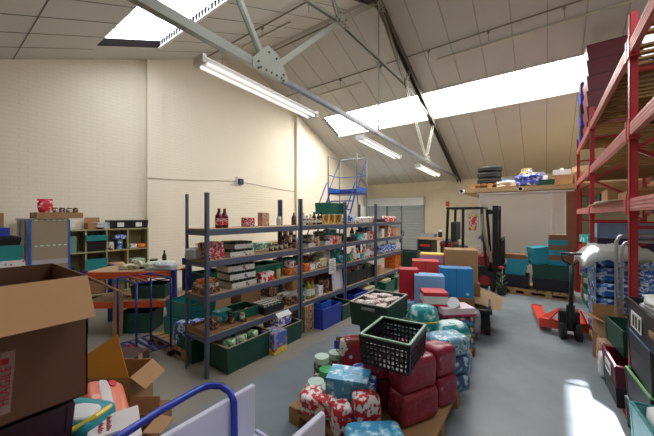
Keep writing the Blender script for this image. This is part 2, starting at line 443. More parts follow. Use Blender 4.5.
# purlin pipes and hooks under the roof
b = MB()
y = 7.36; b.rod((XL, y, rz_(y)-.06), (XR, y, rz_(y)-.06), .016, 8)
y = 4.34; b.rod((XL, y, rz_(y)-.06), (XR, y, rz_(y)-.06), .016, 8)
b.rod((XL+.9, 5.85, 6.42), (-2.9, 5.85, 6.42), .02, 8)
for x in (-6.2, -4.9, -3.6, -2.3, -1.0, .3):
    b.box((x, 7.36, rz_(7.36)-.09), (.05, .05, .06)); b.rod((x, 7.36, rz_(7.36)-.3), (x, 7.36, rz_(7.36)-.1), .006, 5)
    b.box((x, 4.34, rz_(4.34)-.09), (.05, .05, .06)); b.rod((x, 4.34, rz_(4.34)-.3), (x, 4.34, rz_(4.34)-.1), .006, 5)
struct(b.build('trim_2', M('pipe_grey', (120, 114, 104), .6)))
b = MB(); y = 7.72; b.bar((-2.2, y, rz_(y)-.03), (2.4, y, rz_(y)-.03), .04, .03); b.bar((-6.4, y, rz_(y)-.03), (-4.4, y, rz_(y)-.03), .04, .03)
b.bar((-4.6, 4.9, rz_(4.9)-.03), (-6.9, 4.9, rz_(4.9)-.03), .04, .03)
struct(b.build('trim_3', m_cream))
# roof truss
TX = -2.9
tr = bpy.data.objects.new('trim_1', None); COL.objects.link(tr); struct(tr)
m_tr = M('truss_paint', (150, 152, 138), .5, .1, .12, 4); m_trd = M('truss_dark', (92, 84, 74), .6, .1, .2, 4)
def tz(y): return 3.72-.03*(y-1)
for s in (-1, 1):
    MB().bar((TX+s*.035, -1.8, tz(-1.8)+.02), (TX+s*.035, 2.9, tz(2.9)+.01), .012, .1).build('bottom_chord', m_tr, tr)
m_trg = M('truss_grey', (128, 130, 138), .45, .15, .1, 4)
for s in (-1, 1): MB().bar((TX+s*.03, 2.9, tz(2.9)), (TX+s*.03, 13.5, tz(13.5)), .012, .065).build('bottom_chord', m_trg, tr)
b = MB(); b.bar((TX, -1.8, tz(-1.8)-.03), (TX, 2.9, tz(2.9)-.04), .08, .01); b.build('chord_flange', m_tr, tr)
top = lambda y: (TX, y, rz_(y)-.09)
for ya, yb in ((-1.8, 5.85), (5.85, 13.4)):
    b = MB(); b.bar(top(ya), top(yb), .13, .012)
    o = MB(); 
    for s in (-1, 1): b.bar((TX+s*.05, ya, rz_(ya)-.15), (TX+s*.05, yb, rz_(yb)-.15), .014, .16)
    b.build('top_chord', m_trd, tr)
YA, YAm = 2.67, 9.03
nodeB = (TX, 4.32, 5.19); nodeC = (TX, 7.38, 5.19)
def pair(p, q, w=.05, nm='brace'):
    b = MB()
    for s in (-1, 1): b.bar((p[0]+s*.025, p[1], p[2]), (q[0]+s*.025, q[1], q[2]), .01, w)
    b.build(nm, m_tr, tr)
A1 = (TX, YA, tz(YA)); A2 = (TX, YAm, tz(YAm)); AP = (TX, 5.85, 6.42)
pair(A1, nodeB, .07); pair(nodeB, AP, .07); pair(A2, nodeC, .07); pair(nodeC, AP, .07); pair(nodeB, nodeC, .06, 'collar_tie')
pair(A1, top(1.9), .06); pair(A2, top(9.8), .06); pair(nodeC, top(9.75), .05); pair(nodeB, top(1.95), .05)
pair(nodeC, top(7.7), .05); pair(nodeB, top(4.0), .05)
MB().rod((TX, 5.85, 6.42), (TX, 5.85, tz(5.85)), .018, 8).build('king_rod', m_tr, tr)
def gusset(p, pts):
    b = MB(); b.quad([(TX+.05, p[1]+a, p[2]+c) for a, c in pts], .01); o = b.build('gusset_plate', m_tr, tr)
    c_ = MB()
    for a, c in pts:
        c_.rod((TX+.06, p[1]+a*.72, p[2]+c*.72), (TX+.08, p[1]+a*.72, p[2]+c*.72), .014, 6)
    for a in (-.18, -.09, 0, .09, .18): c_.rod((TX+.06, p[1]+a, p[2]-.03), (TX+.08, p[1]+a, p[2]-.03), .012, 6)
    c_.build('bolts', m_trd, o)
gusset(A1, [(-.3, -.07), (.3, -.07), (.3, .04), (.12, .26), (-.06, .3), (-.3, .04)])
gusset(A2, [(-.3, -.07), (.3, -.07), (.2, .1), (.0, .22), (-.2, .1)])
gusset(nodeB, [(-.14, -.1), (.12, -.12), (.16, .08), (-.08, .14)]); gusset(nodeC, [(-.12, -.12), (.14, -.1), (.08, .14), (-.16, .08)])
gusset((TX, 5.85, 6.35), [(-.25, -.05), (0, -.16), (.25, -.05), (.1, .08), (-.1, .08)])
# store room with flat timber deck
m_store = M('store_white_panel', (238, 228, 210), .6, 0, .05, 2)
sr = bpy.data.objects.new('wall_storeroom', None); COL.objects.link(sr); struct(sr); sr.location = (0, 0, 0)
b = MB(); b.b2(-1.5, .42, 9.4, 9.5, 0, 2.42); b.b2(-1.5, -1.4, 9.5, YB, 0, 2.42)
b.build('panelling', m_store, sr)
b = MB(); 
for x in (-1.49, .13, .4): b.b2(x-.02, x+.02, 9.38, 9.4, 0, 2.42)
b.build('cover_batten', M('batten_white', (244, 240, 230), .5), sr)
MB().b2(-1.54, .58, 9.33, 9.4, 2.40, 2.44).build('head_trim', M('batten_white', (244, 240, 230), .5), sr)
MB().b2(.42, .72, 9.36, 9.42, 0, 2.42).build('end_board', M('brown_board', (150, 92, 62), .7, 0, .15, 5), sr)
b = MB(); b.b2(-1.98, 3.2, 9.3, YB, 2.46, 2.58); b.build('deck', M('strand_board', (190, 160, 116), .8, 0, .3, 40), sr)
m_pvc = M('white_pvc', (232, 232, 228), .3)
for i, (x, lb) in enumerate(((-1.92, 'white plastic pipe end poking out at the left corner of the deck'), (-.51, 'white plastic pipe end poking out over the middle of the store panel'))):
    t = thing('plastic_pipe', lb, 'pipe', (x, 9.22, 2.5 if i == 0 else 2.5))
    b = MB(); L = [(.045, 0), (.045, .5)]
    pr = [(cos(a*pi/8), sin(a*pi/8)) for a in range(16)]
    o1 = [b.bm.verts.new((.06*c, -.15, .06*s)) for c, s in pr]; o2 = [b.bm.verts.new((.06*c, .06, .06*s)) for c, s in pr]
    i1 = [b.bm.verts.new((.045*c, -.15, .045*s)) for c, s in pr]; i2 = [b.bm.verts.new((.045*c, .06, .045*s)) for c, s in pr]
    for k in range(16):
        j = (k+1) % 16
        for P, Q in ((o1, o2), (i1, i2), (o1, i1), (o2, i2)): b.bm.faces.new((P[k], P[j], Q[j], Q[k]))
    b.build('pipe_wall', m_pvc, t); MB().rod((0, -.06, 0), (0, -.05, 0), .044, 16).build('dark_hollow', m_rub, t)  # black disc put in for the shade inside the hollow pipe
# wall cable and alarm sounder
b = MB(); b.tube([(XL+.112, 3.06, 2.67), (XL+.112, 3.41, 2.68), (XL+.012, 3.46, 2.68), (XL+.012, 5.6, 2.84), (XL+.012, 7.3, 2.72), (XL+.012, 8.1, 2.7)], .009, 6)
tag(b.build('wall_cable', M('cable_grey', (176, 170, 156), .5)), 'thin grey cable clipped along the cream brick wall', 'cable')
t = thing('alarm_sounder', 'small dark blue alarm sounder fixed to the cream brick wall', 'alarm', (XL, 5.65, 2.85))
MB().b2(0, .04, -.09, .09, -.13, .13).build('back_plate', m_white, t, .004)
MB().b2(.04, .13, -.075, .075, -.11, .06).build('sounder_case', M('navy_plastic', (38, 48, 84), .4), t, .01)
# fluorescent battens
m_tubew = M('lamp_tube', (240, 240, 238), .3, 0, .02)
_b = m_tubew.node_tree.nodes['Principled BSDF']; _b.inputs['Emission Color'].default_value = (1, .95, .93, 1); _b.inputs['Emission Strength'].default_value = .75
def batten(y0, y1, z0, z1, label):
    L = y1-y0; t = thing('fluorescent_light', label, 'light', (TX, (y0+y1)/2, (z0+z1)/2), 0, None, math.atan2(z1-z0, L))
    b = MB(); b.b2(-.04, .04, -L/2, L/2, .0, .05); b.b2(-.1, .1, -L/2, L/2, -.004, .006)
    b.build('batten_body', M('lamp_white', (240, 238, 234), .45), t, .004)
    for s in (-1, 1):
        MB().rod((s*.06, -L/2+.05, -.035), (s*.06, L/2-.05, -.035), .018, 10).build('fluorescent_tube', m_tubew, t, smooth=True)
        MB().b2(-.09, .09, s*(L/2)-.02, s*(L/2)+.02, -.045, .045).build('end_cap', M('lamp_cap', (226, 224, 220), .5), t, .004)
        MB().rod((0, s*L*.36, .07), (0, s*L*.36, .3), .005, 5).build('hanger', m_gal, t)
batten(1.72, 3.6, 3.42, 3.36, 'long white twin-tube light, nearest and largest of those under the truss')
batten(5.05, 6.9, 3.33, 3.24, 'middle of the three white strip lights hung beneath the truss')
batten(8.3, 10.2, 3.22, 3.16, 'farthest and smallest white strip light beneath the truss')

exec_parts = []
# ================================================================= GREY SHELVING RACKS
XF = -3.0; RD = .44; TOP = 2.06; LV = [1.655, 1.30, .915, .465]
bays = [(1.855, 3.41), (3.43, 4.67), (4.69, 5.92), (5.94, 7.43)]
names = ['nearest', 'second nearest', 'third', 'farthest']
rlab = ['grey-blue bolted steel shelving bay nearest the camera, green crates beneath',
        'grey-blue steel shelving bay second nearest, blue crates beneath it',
        'grey-blue steel shelving bay third along, black crates on its lowest shelf',
        'grey-blue steel shelving bay at the far end, beside the roller shutter']
for (y0, y1), lb in zip(bays, rlab):
    t = thing('shelving_unit', lb, 'shelving', (XF-RD/2, (y0+y1)/2, 0)); hy = (y1-y0)/2; hx = RD/2
    for sx in (-1, 1):
        for sy in (-1, 1):
            b = MB(); x = sx*(hx-.002); y = sy*(hy-.002)
            b.b2(x, x-sx*.004, y, y-sy*.04, 0, TOP); b.b2(x, x-sx*.036, y, y-sy*.004, 0, TOP)
            b.build('post', m_steel, t)
    for z in LV:
        s = MB().b2(-hx+.01, hx-.01, -hy+.01, hy-.01, z-.018, z).build('shelf', m_chip, t)
        for sx in (-1, 1): MB().b2(sx*hx, sx*(hx-.02), -hy+.006, hy-.006, z-.075, z-.004).build('shelf_beam', m_steel, s, .003)
        for sy in (-1, 1): MB().b2(-hx+.02, hx-.02, sy*(hy-.006), sy*(hy-.024), z-.075, z-.02).build('end_beam', m_steel, s)
# ---- goods on the shelves
def P(level, u, back, d, z=0, X=None):
    x = XF-back-d/2
    return (x, yat(u, x), (LV[level-1] if level < 5 else 0)+z+.001)
RZ = pi/2
p_stew = PM('stew_label', (70, 46, 38), (200, 190, 170), (150, 40, 40), 14)
p_wtin = PM('white_tray_print', (208, 208, 200), (120, 120, 116), (150, 60, 70), 12, cut=(0, .64, .7))
p_dtin = M('dark_tin_print', (50, 58, 50), .35, .2)
p_redtin = PM('red_tin_print', (186, 40, 52), (226, 200, 196), (70, 40, 36), 16)
p_pinkc = PM('pink_carton_print', (196, 140, 120), (214, 190, 160), (150, 70, 66), 12)
p_gold = PM('gold_tin_print', (206, 158, 62), (226, 190, 100), (150, 96, 40), 8, stretch=(1, 1, .3))
p_ltin = PM('pale_tin_print', (204, 198, 184), (112, 90, 70), (120, 44, 40), 18)
p_teal = PM('teal_print', (46, 164, 168), (110, 200, 200), (224, 236, 232), 8)
p_bluew = PM('blue_white_print', (40, 88, 170), (222, 228, 236), (90, 150, 210), 10)
p_white = PM('white_print', (228, 226, 222), (150, 150, 160), (200, 60, 60), 12, cut=(0, .6, .66))
p_whr = PM('white_red_print', (226, 220, 216), (204, 44, 54), (230, 120, 60), 9, cut=(0, .5, .66))
p_orange = PM('orange_print', (220, 96, 40), (236, 160, 60), (160, 60, 30), 10)
p_brownj = M('brown_sauce', (92, 50, 36), .3); p_syrup = M('red_brown_cordial', (96, 20, 26), .15)
p_yel = PM('yellow_print', (220, 190, 60), (40, 110, 190), (230, 230, 220), 8)
p_green = PM('green_print', (70, 130, 90), (210, 220, 200), (30, 80, 60), 14)
p_olive = M('olive_oil', (150, 150, 60), .3)
p_choc = PM('choc_print', (84, 50, 40), (190, 150, 110), (60, 30, 26), 14)
capR = M('cap_red', (170, 50, 40), .4); capW = M('cap_white', (220, 220, 216), .4); capB = M('cap_black', (30, 30, 32), .4); capG = M('cap_green', (40, 130, 80), .4)
D = .3
# nearest bay, top shelf
bottle(.045, .235, 'left of two dark red cordial bottles alone on the nearest top shelf', P(1, 219, .1, .08), p_syrup, M('neck_red', (150, 40, 44), .3), p_redtin)
bottle(.045, .235, 'right of two dark red cordial bottles alone on the nearest top shelf', P(1, 224.6, .12, .08), p_syrup, M('neck_red', (150, 40, 44), .3), p_redtin)
carton(.15, .1, .12, 'small flat red tin box between cordial bottles and pink carton, top shelf', P(1, 248, .2, .1), RZ, p_redtin, tape=False, name='tin_box')
carton(.13, .1, .19, 'upright pinkish brown carton alone in the middle of nearest top shelf', P(1, 263.5, .22, .1), RZ, p_pinkc, tape=False, name='food_carton')
jar(.04, .14, 'small clear jar by the rear post on the nearest top shelf', P(1, 279, .3, .08), M('clear_jar', (190, 186, 170), .2), capW)
bottle(.042, .2, 'stubby brown bottle just left of the joint between first two bays', P(1, 294, .26, .08), p_brownj, m_chip, p_choc)
# nearest bay, second shelf
tray(.2, .24, .19, 'red shrink-wrapped pack of tins beside the end post, second shelf', P(2, 211, .03, .24), RZ, p_redtin, p_redtin, nx=3, ny=3)
pack(.24, .16, .13, 'light grey plastic bag slumped behind the red tins, second shelf', P(2, 197, .2, .16), RZ+.3, M('grey_bag', (176, 182, 190), .35), None, name='plastic_bag', cat='bag')
tray(.36, .26, .085, 'lower of two white trays of tins, nearest bay second shelf', P(2, 236, .06, .26), RZ, p_wtin, p_dtin, nx=6, ny=4)
tray(.3, .24, .085, 'upper of two white trays of tins, nearest bay second shelf', P(2, 238, .08, .24, .088), RZ+.05, p_wtin, p_dtin, nx=5, ny=4)
for i, (u, z, lb) in enumerate(((271, 0, 'leftmost'), (275.8, 0, 'second from left'), (280.5, 0, 'third from left'))):
    tin(.038, .085, '%s of the low row of black topped tins, second shelf' % lb, P(2, u, .12, .08, z), p_ltin, m_blk)
k = 0
for r_, us in enumerate(((285.5, 290, 294.5), (283.5, 288.5, 294), (285.5, 291))):
    for j, u in enumerate(us):
        tin(.038, .1, '%s tin in the %s row of the small stack by the bay joint' % (('left', 'middle', 'right')[j] if len(us) == 3 else ('left-hand', 'right-hand')[j], ('bottom', 'middle', 'top')[r_]), P(2, u, .16, .08, .101*r_), (p_ltin, p_stew, p_pinkc)[(j+r_) % 3], (m_blk, m_chrome)[j % 2])
# nearest bay, third shelf
for i, lb in enumerate(('bottom', 'middle', 'top')):
    tray(.38, .28, .1, '%s one of three stacked white trays of dark tins, third shelf' % lb, P(3, 238-i*1.2, .04, .28, i*.103), RZ-.04*i, p_wtin, p_dtin, nx=6, ny=4)
tray(.2, .26, .11, 'tray of dark tins beside the end post on the third shelf', P(3, 206, .05, .26), RZ, p_choc, p_ltin, nx=3, ny=4)
pack(.2, .12, .05, 'flat orange packet on tins beside the end post, third shelf', P(3, 206, .1, .12, .113), RZ, p_orange, name='food_packet')
crate(.5, .36, .2, m_green2, 'green plastic crate behind the white and red box, third shelf', (-3.3, yat(263, -3.25), .917), RZ, rim=M('pale_green_rim', (120, 170, 140), .4))
carton(.24, .12, .12, 'low white and red carton in front of green crate, third shelf', P(3, 265, .01, .12), RZ, p_whr, tape=False, name='food_carton')
jar(.035, .17, 'tall pale jar right of the white and red carton, third shelf', P(3, 278, .02, .07), M('pasta_jar', (196, 176, 120), .25), capG)
pack(.22, .18, .1, 'orange and white packet heap left of the first bay joint, third shelf', P(3, 289, .05, .18), RZ, p_orange, name='food_packet')
pack(.18, .14, .1, 'white packet lying upon orange packet at third shelf joint', P(3, 290, .06, .14, .1), RZ+.3, p_whr, name='food_packet')
pack(.18, .14, .12, 'pink and white packet nearest the bay joint, third shelf', P(3, 295.5, .03, .12), RZ, p_pinkc, name='food_packet')
# nearest bay, lowest shelf: flattened cardboard trays and odds
def sheet(w, d, label, loc, rz, mat=m_card, tilt=0, name='cardboard_sheet'):
    t = thing(name, label, 'cardboard', loc, rz, None, tilt)
    MB().b2(-w/2, w/2, -d/2, d/2, 0, .006).build('sheet', mat, t); 
    MB().b2(-w/2, -w/2+.02, -d/2, d/2, .006, .05).build('folded_edge', mat, t)
    MB().b2(-w/2, w/2, d/2-.006, d/2, .006, .04).build('back_edge', mat, t)
    return t
sheet(.52, .4, 'shallow brown cardboard tray at the near end of lowest shelf', (-3.22, 2.12, LV[3]+.002), RZ, m_card2)
sheet(.4, .38, 'second shallow brown cardboard tray along the lowest shelf', (-3.22, 2.62, LV[3]+.002), RZ, m_card2)
pack(.1, .08, .14, 'dark brown gravy tub standing on near cardboard tray, lowest shelf', P(4, 214, .1, .08, .01), RZ, p_choc, name='food_tub', cat='tub')
carton(.2, .14, .12, 'teal carton at the back of the lowest shelf, near end', P(4, 222, .26, .14, .01), RZ, p_teal, tape=False, name='food_carton')
for i, (u, bk, m, lb) in enumerate(((232, .1, p_choc, 'small brown jar left in the lowest shelf huddle'), (237, .14, p_pinkc, 'pinkish jar in the middle of the lowest shelf huddle'), (242, .06, p_ltin, 'pale jar right in the lowest shelf huddle'), (247, .16, p_stew, 'dark jar beside the black tray of tins, lowest shelf'))):
    jar(.036, .1, lb, P(4, u, bk, .07, .01), m, (capB, capR, m_chip, capW)[i])
t = crate(.36, .3, .1, m_blk, 'low black crate of green and white tins, lowest shelf', P(4, 267, .02, .3), RZ)
for i in range(5):
    for j in range(3):
        tin(.033, .12, 'small green and white tin standing in the low black crate', (t.location.x-.09+j*.09, t.location.y-.13+i*.066, LV[3]+.012), p_green, m_chrome, group='tins in the low black crate')
crate(.42, .3, .12, m_green2, 'long low green crate at the back of the lowest shelf', P(4, 240, .16, .26), RZ)
pack(.2, .15, .14, 'loose white food packet right of the black tray, lowest shelf', P(4, 284, .2, .15), RZ, p_white, name='food_packet')
pack(.2, .15, .12, 'loose brown food packet near the bay joint, lowest shelf', P(4, 290, .05, .15), RZ, p_choc, name='food_packet')
# beneath nearest bay
t = crate(.66, .42, .3, m_green, 'dark green crate of white-green packs on floor beneath nearest bay', (-3.1, 2.38, 0.002), RZ, rim=M('sand_rim', (150, 140, 110), .5))
for i in range(6):
    pack(.13, .12, .1, 'white and green topped food packet lying in floor crate', (-3.24+(i % 2)*.2, 2.18+(i//2)*.17, .21+.02*(i % 2)), i*.7, PM('whgr', (216, 224, 208), (120, 190, 110), (60, 120, 80), 14), name='food_packet', group='packets in the green floor crate')
crate(.34, .36, .28, m_green, 'dark green crate hidden behind the end post on the floor', (-3.64, 2.12, .002), RZ)
t = thing('carton_pack', 'blue and yellow snack carton on floor between two green crates', 'box', (-2.93, 2.80, .002), RZ)
MB().b2(-.12, .12, -.13, .13, 0, .08).build('yellow_base', PM('yel', (228, 200, 70), (240, 220, 120), (200, 90, 60), 8), t, .004)
MB().b2(-.12, .12, -.13, .13, .08, .27).build('blue_upper', PM('blu', (50, 120, 200), (220, 90, 70), (90, 170, 220), 9), t, .004)
MB().b2(-.11, .11, -.12, .12, .27, .28).build('lid', PM('pnk', (200, 150, 140), (90, 140, 200), (230, 210, 190), 8), t)
crate(.36, .4, .26, m_green, 'dark green crate carrying a white house-shaped carton, beneath shelving', (-3.1, 3.14, .002), RZ, rim=M('sand_rim', (150, 140, 110), .5))
t = thing('milk_carton_pack', 'white gable-topped carton with purple print on a green crate', 'box', (-3.02, 3.02, .27), RZ)
MB().b2(-.13, .13, -.08, .08, 0, .13).build('printed_side', PM('purpw', (232, 232, 236), (90, 70, 160), (120, 110, 190), 10), t, .003)
b = MB(); b.quad([(-.13, -.09, .13), (.13, -.09, .13), (.13, 0, .19), (-.13, 0, .19)]); b.quad([(.13, .09, .13), (-.13, .09, .13), (-.13, 0, .19), (.13, 0, .19)])
b.b2(-.13, -.127, -.08, .08, .12, .135); b.build('gable_top', m_white, t)
for i, lb in enumerate(('bottom', 'middle', 'top')):
    carton(.22, .3, .13, '%s of three brown food cartons stacked under the bay joint' % lb, (-3.12, 3.60, .002+i*.135), RZ, PM('brown_carton_print', (160, 120, 80), (200, 180, 150), (100, 70, 50), 12), tape=False, name='food_carton')
# second bay
t1 = P(1, 305, .1, .08)
for i, (u, h, m, c, lb) in enumerate(((303.5, .2, M('clear_b', (200, 204, 206), .2), capW, 'clear bottle just right of the bay joint post, top shelf'),
      (307, .15, p_ltin, capB, 'short pale bottle second in the second bay top row'),
      (310.5, .17, p_pinkc, m_chip, 'pinkish bottle third in the second bay top row'),
      (314, .21, M('dark_glass', (40, 32, 28), .15), capB, 'dark glass bottle left of two by the gold tins'),
      (318.5, .2, M('dark_glass', (40, 32, 28), .15), capR, 'dark glass bottle with red cap touching the gold tins'),
      (321.5, .21, M('dark_glass', (40, 32, 28), .15), capB, 'dark glass bottle with black cap behind the gold tins'))):
    bottle(.036, h, lb, P(1, u, .08+.06*(i == 5), .07), m, c, p_ltin)
for i, u in enumerate((325.5, 331.5, 338)):
    tin(.075, .17, ('leftmost', 'middle', 'rightmost')[i]+' of three big gold tins on the second bay top shelf', P(1, u, .05, .15), p_gold)
crate(.5, .34, .2, m_green2, 'green crate resting high on gold tins above the second bay', (-3.23, yat(331, -3.23), 1.655+.18), RZ, rim=m_green2)
for i, (u, m, lb) in enumerate(((345.5, M('pale_drum', (196, 188, 180), .4), 'pale tub at the end of second bay top shelf'), (350, p_bluew, 'blue and white tub at start of third bay top shelf'), (353.5, p_white, 'white tub right of blue and white tub, third bay top'))):
    jar(.05, .17+.02*i, lb, P(1, u, .08, .1), m, capW, name='plastic_tub', cat='tub')
sh = ['second bay second shelf', 'second bay third shelf', 'second bay lowest shelf']
def row(level, where, items, back=.04):
    for (kind, u, w, h, m, lb) in items:
        d = .16
        lb2 = lb+', '+where
        if kind == 'box': carton(w, d, h, lb2, P(level, u, back, d), RZ, m, tape=False, name='food_carton')
        if kind == 'pack': pack(w, d, h, lb2, P(level, u, back, d), RZ, m, name='food_packet')
        if kind == 'tin': tin(w/2, h, lb2, P(level, u, back, w), m)
        if kind == 'bot': bottle(w/2, h, lb2, P(level, u, back, w), m, capR if u % 2 < 1 else capW, p_white)
        if kind == 'jar': jar(w/2, h, lb2, P(level, u, back, w), m, capB)
        if kind == 'tray': tray(w, .24, h, lb2, P(level, u, back, .24), RZ, p_wtin, m, nx=max(2, int(w/.07)), ny=3)
row(2, 'second bay', [('tray', 306, .16, .09, p_dtin, 'tray of dark tins next to joint post'), ('tin', 311.5, .07, .2, p_ltin, 'tall pale tin'), ('tin', 314.5, .07, .14, p_stew, 'short brown tin'),
    ('jar', 317.5, .07, .2, p_pinkc, 'pink jar'), ('tray', 323, .18, .1, p_dtin, 'low tray of dark tins'), ('box', 329, .16, .15, p_whr, 'white and red carton'), ('box', 335.5, .17, .13, p_pinkc, 'pink carton'), ('box', 341, .1, .17, p_ltin, 'pale narrow carton')])
row(2, 'rear of second bay', [('tray', 308, .3, .17, p_green, 'green printed tray'), ('box', 320, .2, .22, p_green, 'green carton'), ('box', 330, .22, .24, p_teal, 'teal carton')], .24)
row(3, 'second bay third shelf', [('pack', 304, .14, .13, p_orange, 'orange packet'), ('pack', 309, .14, .1, p_white, 'white packet'), ('pack', 314, .16, .12, p_ltin, 'beige packet'),
    ('pack', 320, .2, .17, PM('paperpack', (196, 190, 140), (224, 220, 196), (150, 150, 90), 12), 'yellowish paper packet'), ('pack', 327, .16, .12, p_ltin, 'beige paper packet'), ('pack', 340.5, .12, .14, p_teal, 'teal packet')])
row(3, 'rear of second bay', [('box', 306, .2, .22, p_choc, 'brown carton'), ('pack', 314, .22, .22, p_green, 'green packet'), ('box', 323, .2, .24, p_white, 'white carton'), ('pack', 336, .22, .24, p_teal, 'teal bag')], .22)
t = thing('paper_sign', 'white notice sheet taped on the third shelf edge of second bay', 'sign', (XF+.006, yat(332, XF), .80), RZ)
MB().b2(-.1, .1, -.002, 0, 0, .26).build('sheet', m_white, t); b = MB()
for i in range(6): b.b2(-.07+.01*(i % 3), .07-.02*(i % 2), -.0035, -.002, .05+i*.03, .058+i*.03)
b.build('printed_lines', M('ink', (90, 90, 96), .6), t)
t = thing('paper_sign', 'plain pale sheet hanging from the second bay onto lowest shelf', 'sign', (XF-.03, yat(338, XF-.03), LV[3]+.01), RZ, None, -.08)
MB().b2(-.17, .17, -.003, 0, 0, .34).build('sheet', M('pale_board', (206, 206, 214), .5), t); MB().b2(-.17, .17, -.006, .003, .33, .35).build('top_fold', m_white, t)
row(4, 'second bay lowest shelf', [('jar', 303, .09, .26, p_green, 'teal tall jar'), ('bot', 308, .1, .32, p_olive, 'green-yellow oil bottle'), ('bot', 312, .09, .3, p_olive, 'second green-yellow oil bottle'),
    ('box', 317, .12, .16, p_white, 'white carton'), ('jar', 321, .1, .3, p_choc, 'brown coffee jar'), ('jar', 326, .11, .28, p_choc, 'second brown coffee jar'), ('jar', 331, .1, .3, p_brownj, 'dark brown pot')])
row(4, 'rear of second bay', [('box', 310, .26, .3, p_choc, 'large brown carton'), ('box', 325, .28, .28, m_card2, 'plain brown carton')], .22)
crate(.52, .42, .32, m_bluep, 'bright blue crate on the floor under the second bay', (-3.02, 3.99, .002), RZ, rim=m_bluep)
crate(.26, .26, .37, M('mid_blue', (44, 96, 190), .4), 'small lighter blue crate standing up inside the bright blue crate', (-3.02, 3.93, .02), RZ, rx=0, ry=.0)
crate(.34, .4, .26, m_green, 'green crate with beige rim on floor under second bay end', (-3.0, 4.45, .002), RZ, rim=M('sand_rim', (150, 140, 110), .5))
carton(.3, .3, .3, 'beige carton stowed deep beneath second bay between blue and green crates', (-3.36, 4.5, .002), RZ, p_ltin, tape=False)
# third bay
row(1, 'third bay top shelf', [('pack', 360.5, .3, .12, p_white, 'long white packet'), ('pack', 367.5, .3, .13, p_white, 'white packet with print'), ('pack', 372.5, .14, .13, p_orange, 'orange and red packet')])
row(2, 'third bay', [('box', 350, .24, .08, m_blk, 'flat black carton'), ('box', 357, .22, .12, p_teal, 'teal carton'), ('box', 362.5, .14, .14, p_white, 'white carton'), ('box', 366, .1, .17, p_pinkc, 'pink carton'), ('box', 369.5, .12, .15, p_whr, 'white and red carton'), ('pack', 373.5, .12, .14, p_white, 'crumpled white packet')])
row(2, 'rear of third bay', [('bot', 352, .1, .27, p_brownj, 'brown bottle'), ('jar', 358, .12, .2, p_stew, 'brown jar'), ('box', 366, .3, .24, p_bluew, 'blue and white carton')], .22)
row(3, 'third bay third shelf', [('box', 348, .12, .14, p_green, 'green carton'), ('bot', 353, .14, .24, p_white, 'large white bottle'), ('bot', 357, .12, .23, p_whr, 'white bottle with red print'), ('box', 360.5, .1, .1, p_teal, 'low teal carton'),
    ('bot', 364, .1, .24, p_pinkc, 'pink bottle'), ('bot', 367.3, .1, .23, p_white, 'thin white bottle'), ('bot', 370.5, .1, .24, p_whr, 'red and white bottle'), ('bot', 373.6, .08, .2, p_redtin, 'short red bottle')])
for i, u in enumerate((350, 359, 368)):
    crate(.42, .38, .24, m_blk, ('leftmost', 'middle', 'rightmost')[i]+' black crate on the lowest shelf of the third bay', (-3.23, 4.93+i*.43, LV[3]+.002), RZ, vent=False)
for i in range(3):
    pack(.3, .24, .1, ('brown', 'silver', 'dark green')[i]+' packet heap inside a black crate of the third bay', (-3.23, 4.93+i*.43, LV[3]+.2), 0, (p_choc, p_ltin, p_green)[i], name='food_packet')
crate(.5, .4, .3, m_bluep, 'blue crate deep under the third bay', (-3.1, 5.08, .002), RZ)
crate(.5, .4, .26, m_green, 'green crate of yellow packets under third bay far end', (-3.1, 5.62, .002), RZ)
pack(.4, .3, .12, 'pale yellow packets filling the green crate under third bay', (-3.1, 5.62, .19), RZ, PM('yellowish', (196, 190, 140), (160, 150, 90), (224, 220, 200), 14), name='food_packet')
# farthest bay
row(1, 'farthest bay top shelf', [('box', 380, .2, .07, m_blk, 'flat black and white carton'), ('pack', 386, .3, .14, p_whr, 'pink and white packet'), ('pack', 391, .3, .13, p_whr, 'white and red packet')])
row(2, 'farthest bay', [('box', 380, .14, .2, p_white, 'white carton'), ('box', 383.3, .16, .3, p_choc, 'brown cereal carton'), ('box', 387, .16, .25, p_whr, 'red-white carton'), ('pack', 391, .16, .2, p_pinkc, 'pinkish packet'), ('box', 394.2, .2, .2, M('tan_carton', (200, 150, 100), .7), 'tan carton'), ('box', 397.3, .1, .14, p_white, 'small white carton')])
row(3, 'farthest bay third shelf', [('pack', 381, .3, .18, p_bluew, 'blue packet'), ('pack', 386, .3, .2, p_bluew, 'second blue packet'), ('pack', 391.5, .3, .17, p_bluew, 'third blue packet'), ('pack', 396.5, .3, .19, p_white, 'pale packet')])
carton(.4, .3, .36, 'bright orange carton standing on lowest shelf of farthest bay', (-3.2, yat(393, -3.2), LV[3]+.002), RZ, p_orange, tape=False)
carton(.3, .3, .2, 'plain brown carton left of the bright orange carton, lowest shelf', (-3.2, 6.15, LV[3]+.002), RZ, m_card)
crate(.5, .4, .28, m_green2, 'green crate of yellow packets under the farthest bay, left', (-3.1, 6.45, .002), RZ)
pack(.4, .3, .12, 'yellow packets filling left green crate under farthest bay', (-3.1, 6.45, .21), RZ, MC['yellowish'], name='food_packet')
crate(.5, .4, .28, m_green2, 'green crate under the farthest bay, right-hand end', (-3.1, 7.1, .002), RZ)
pack(.4, .3, .12, 'green vegetables bag filling the right crate under farthest bay', (-3.1, 7.1, .21), RZ, p_green, name='food_packet')
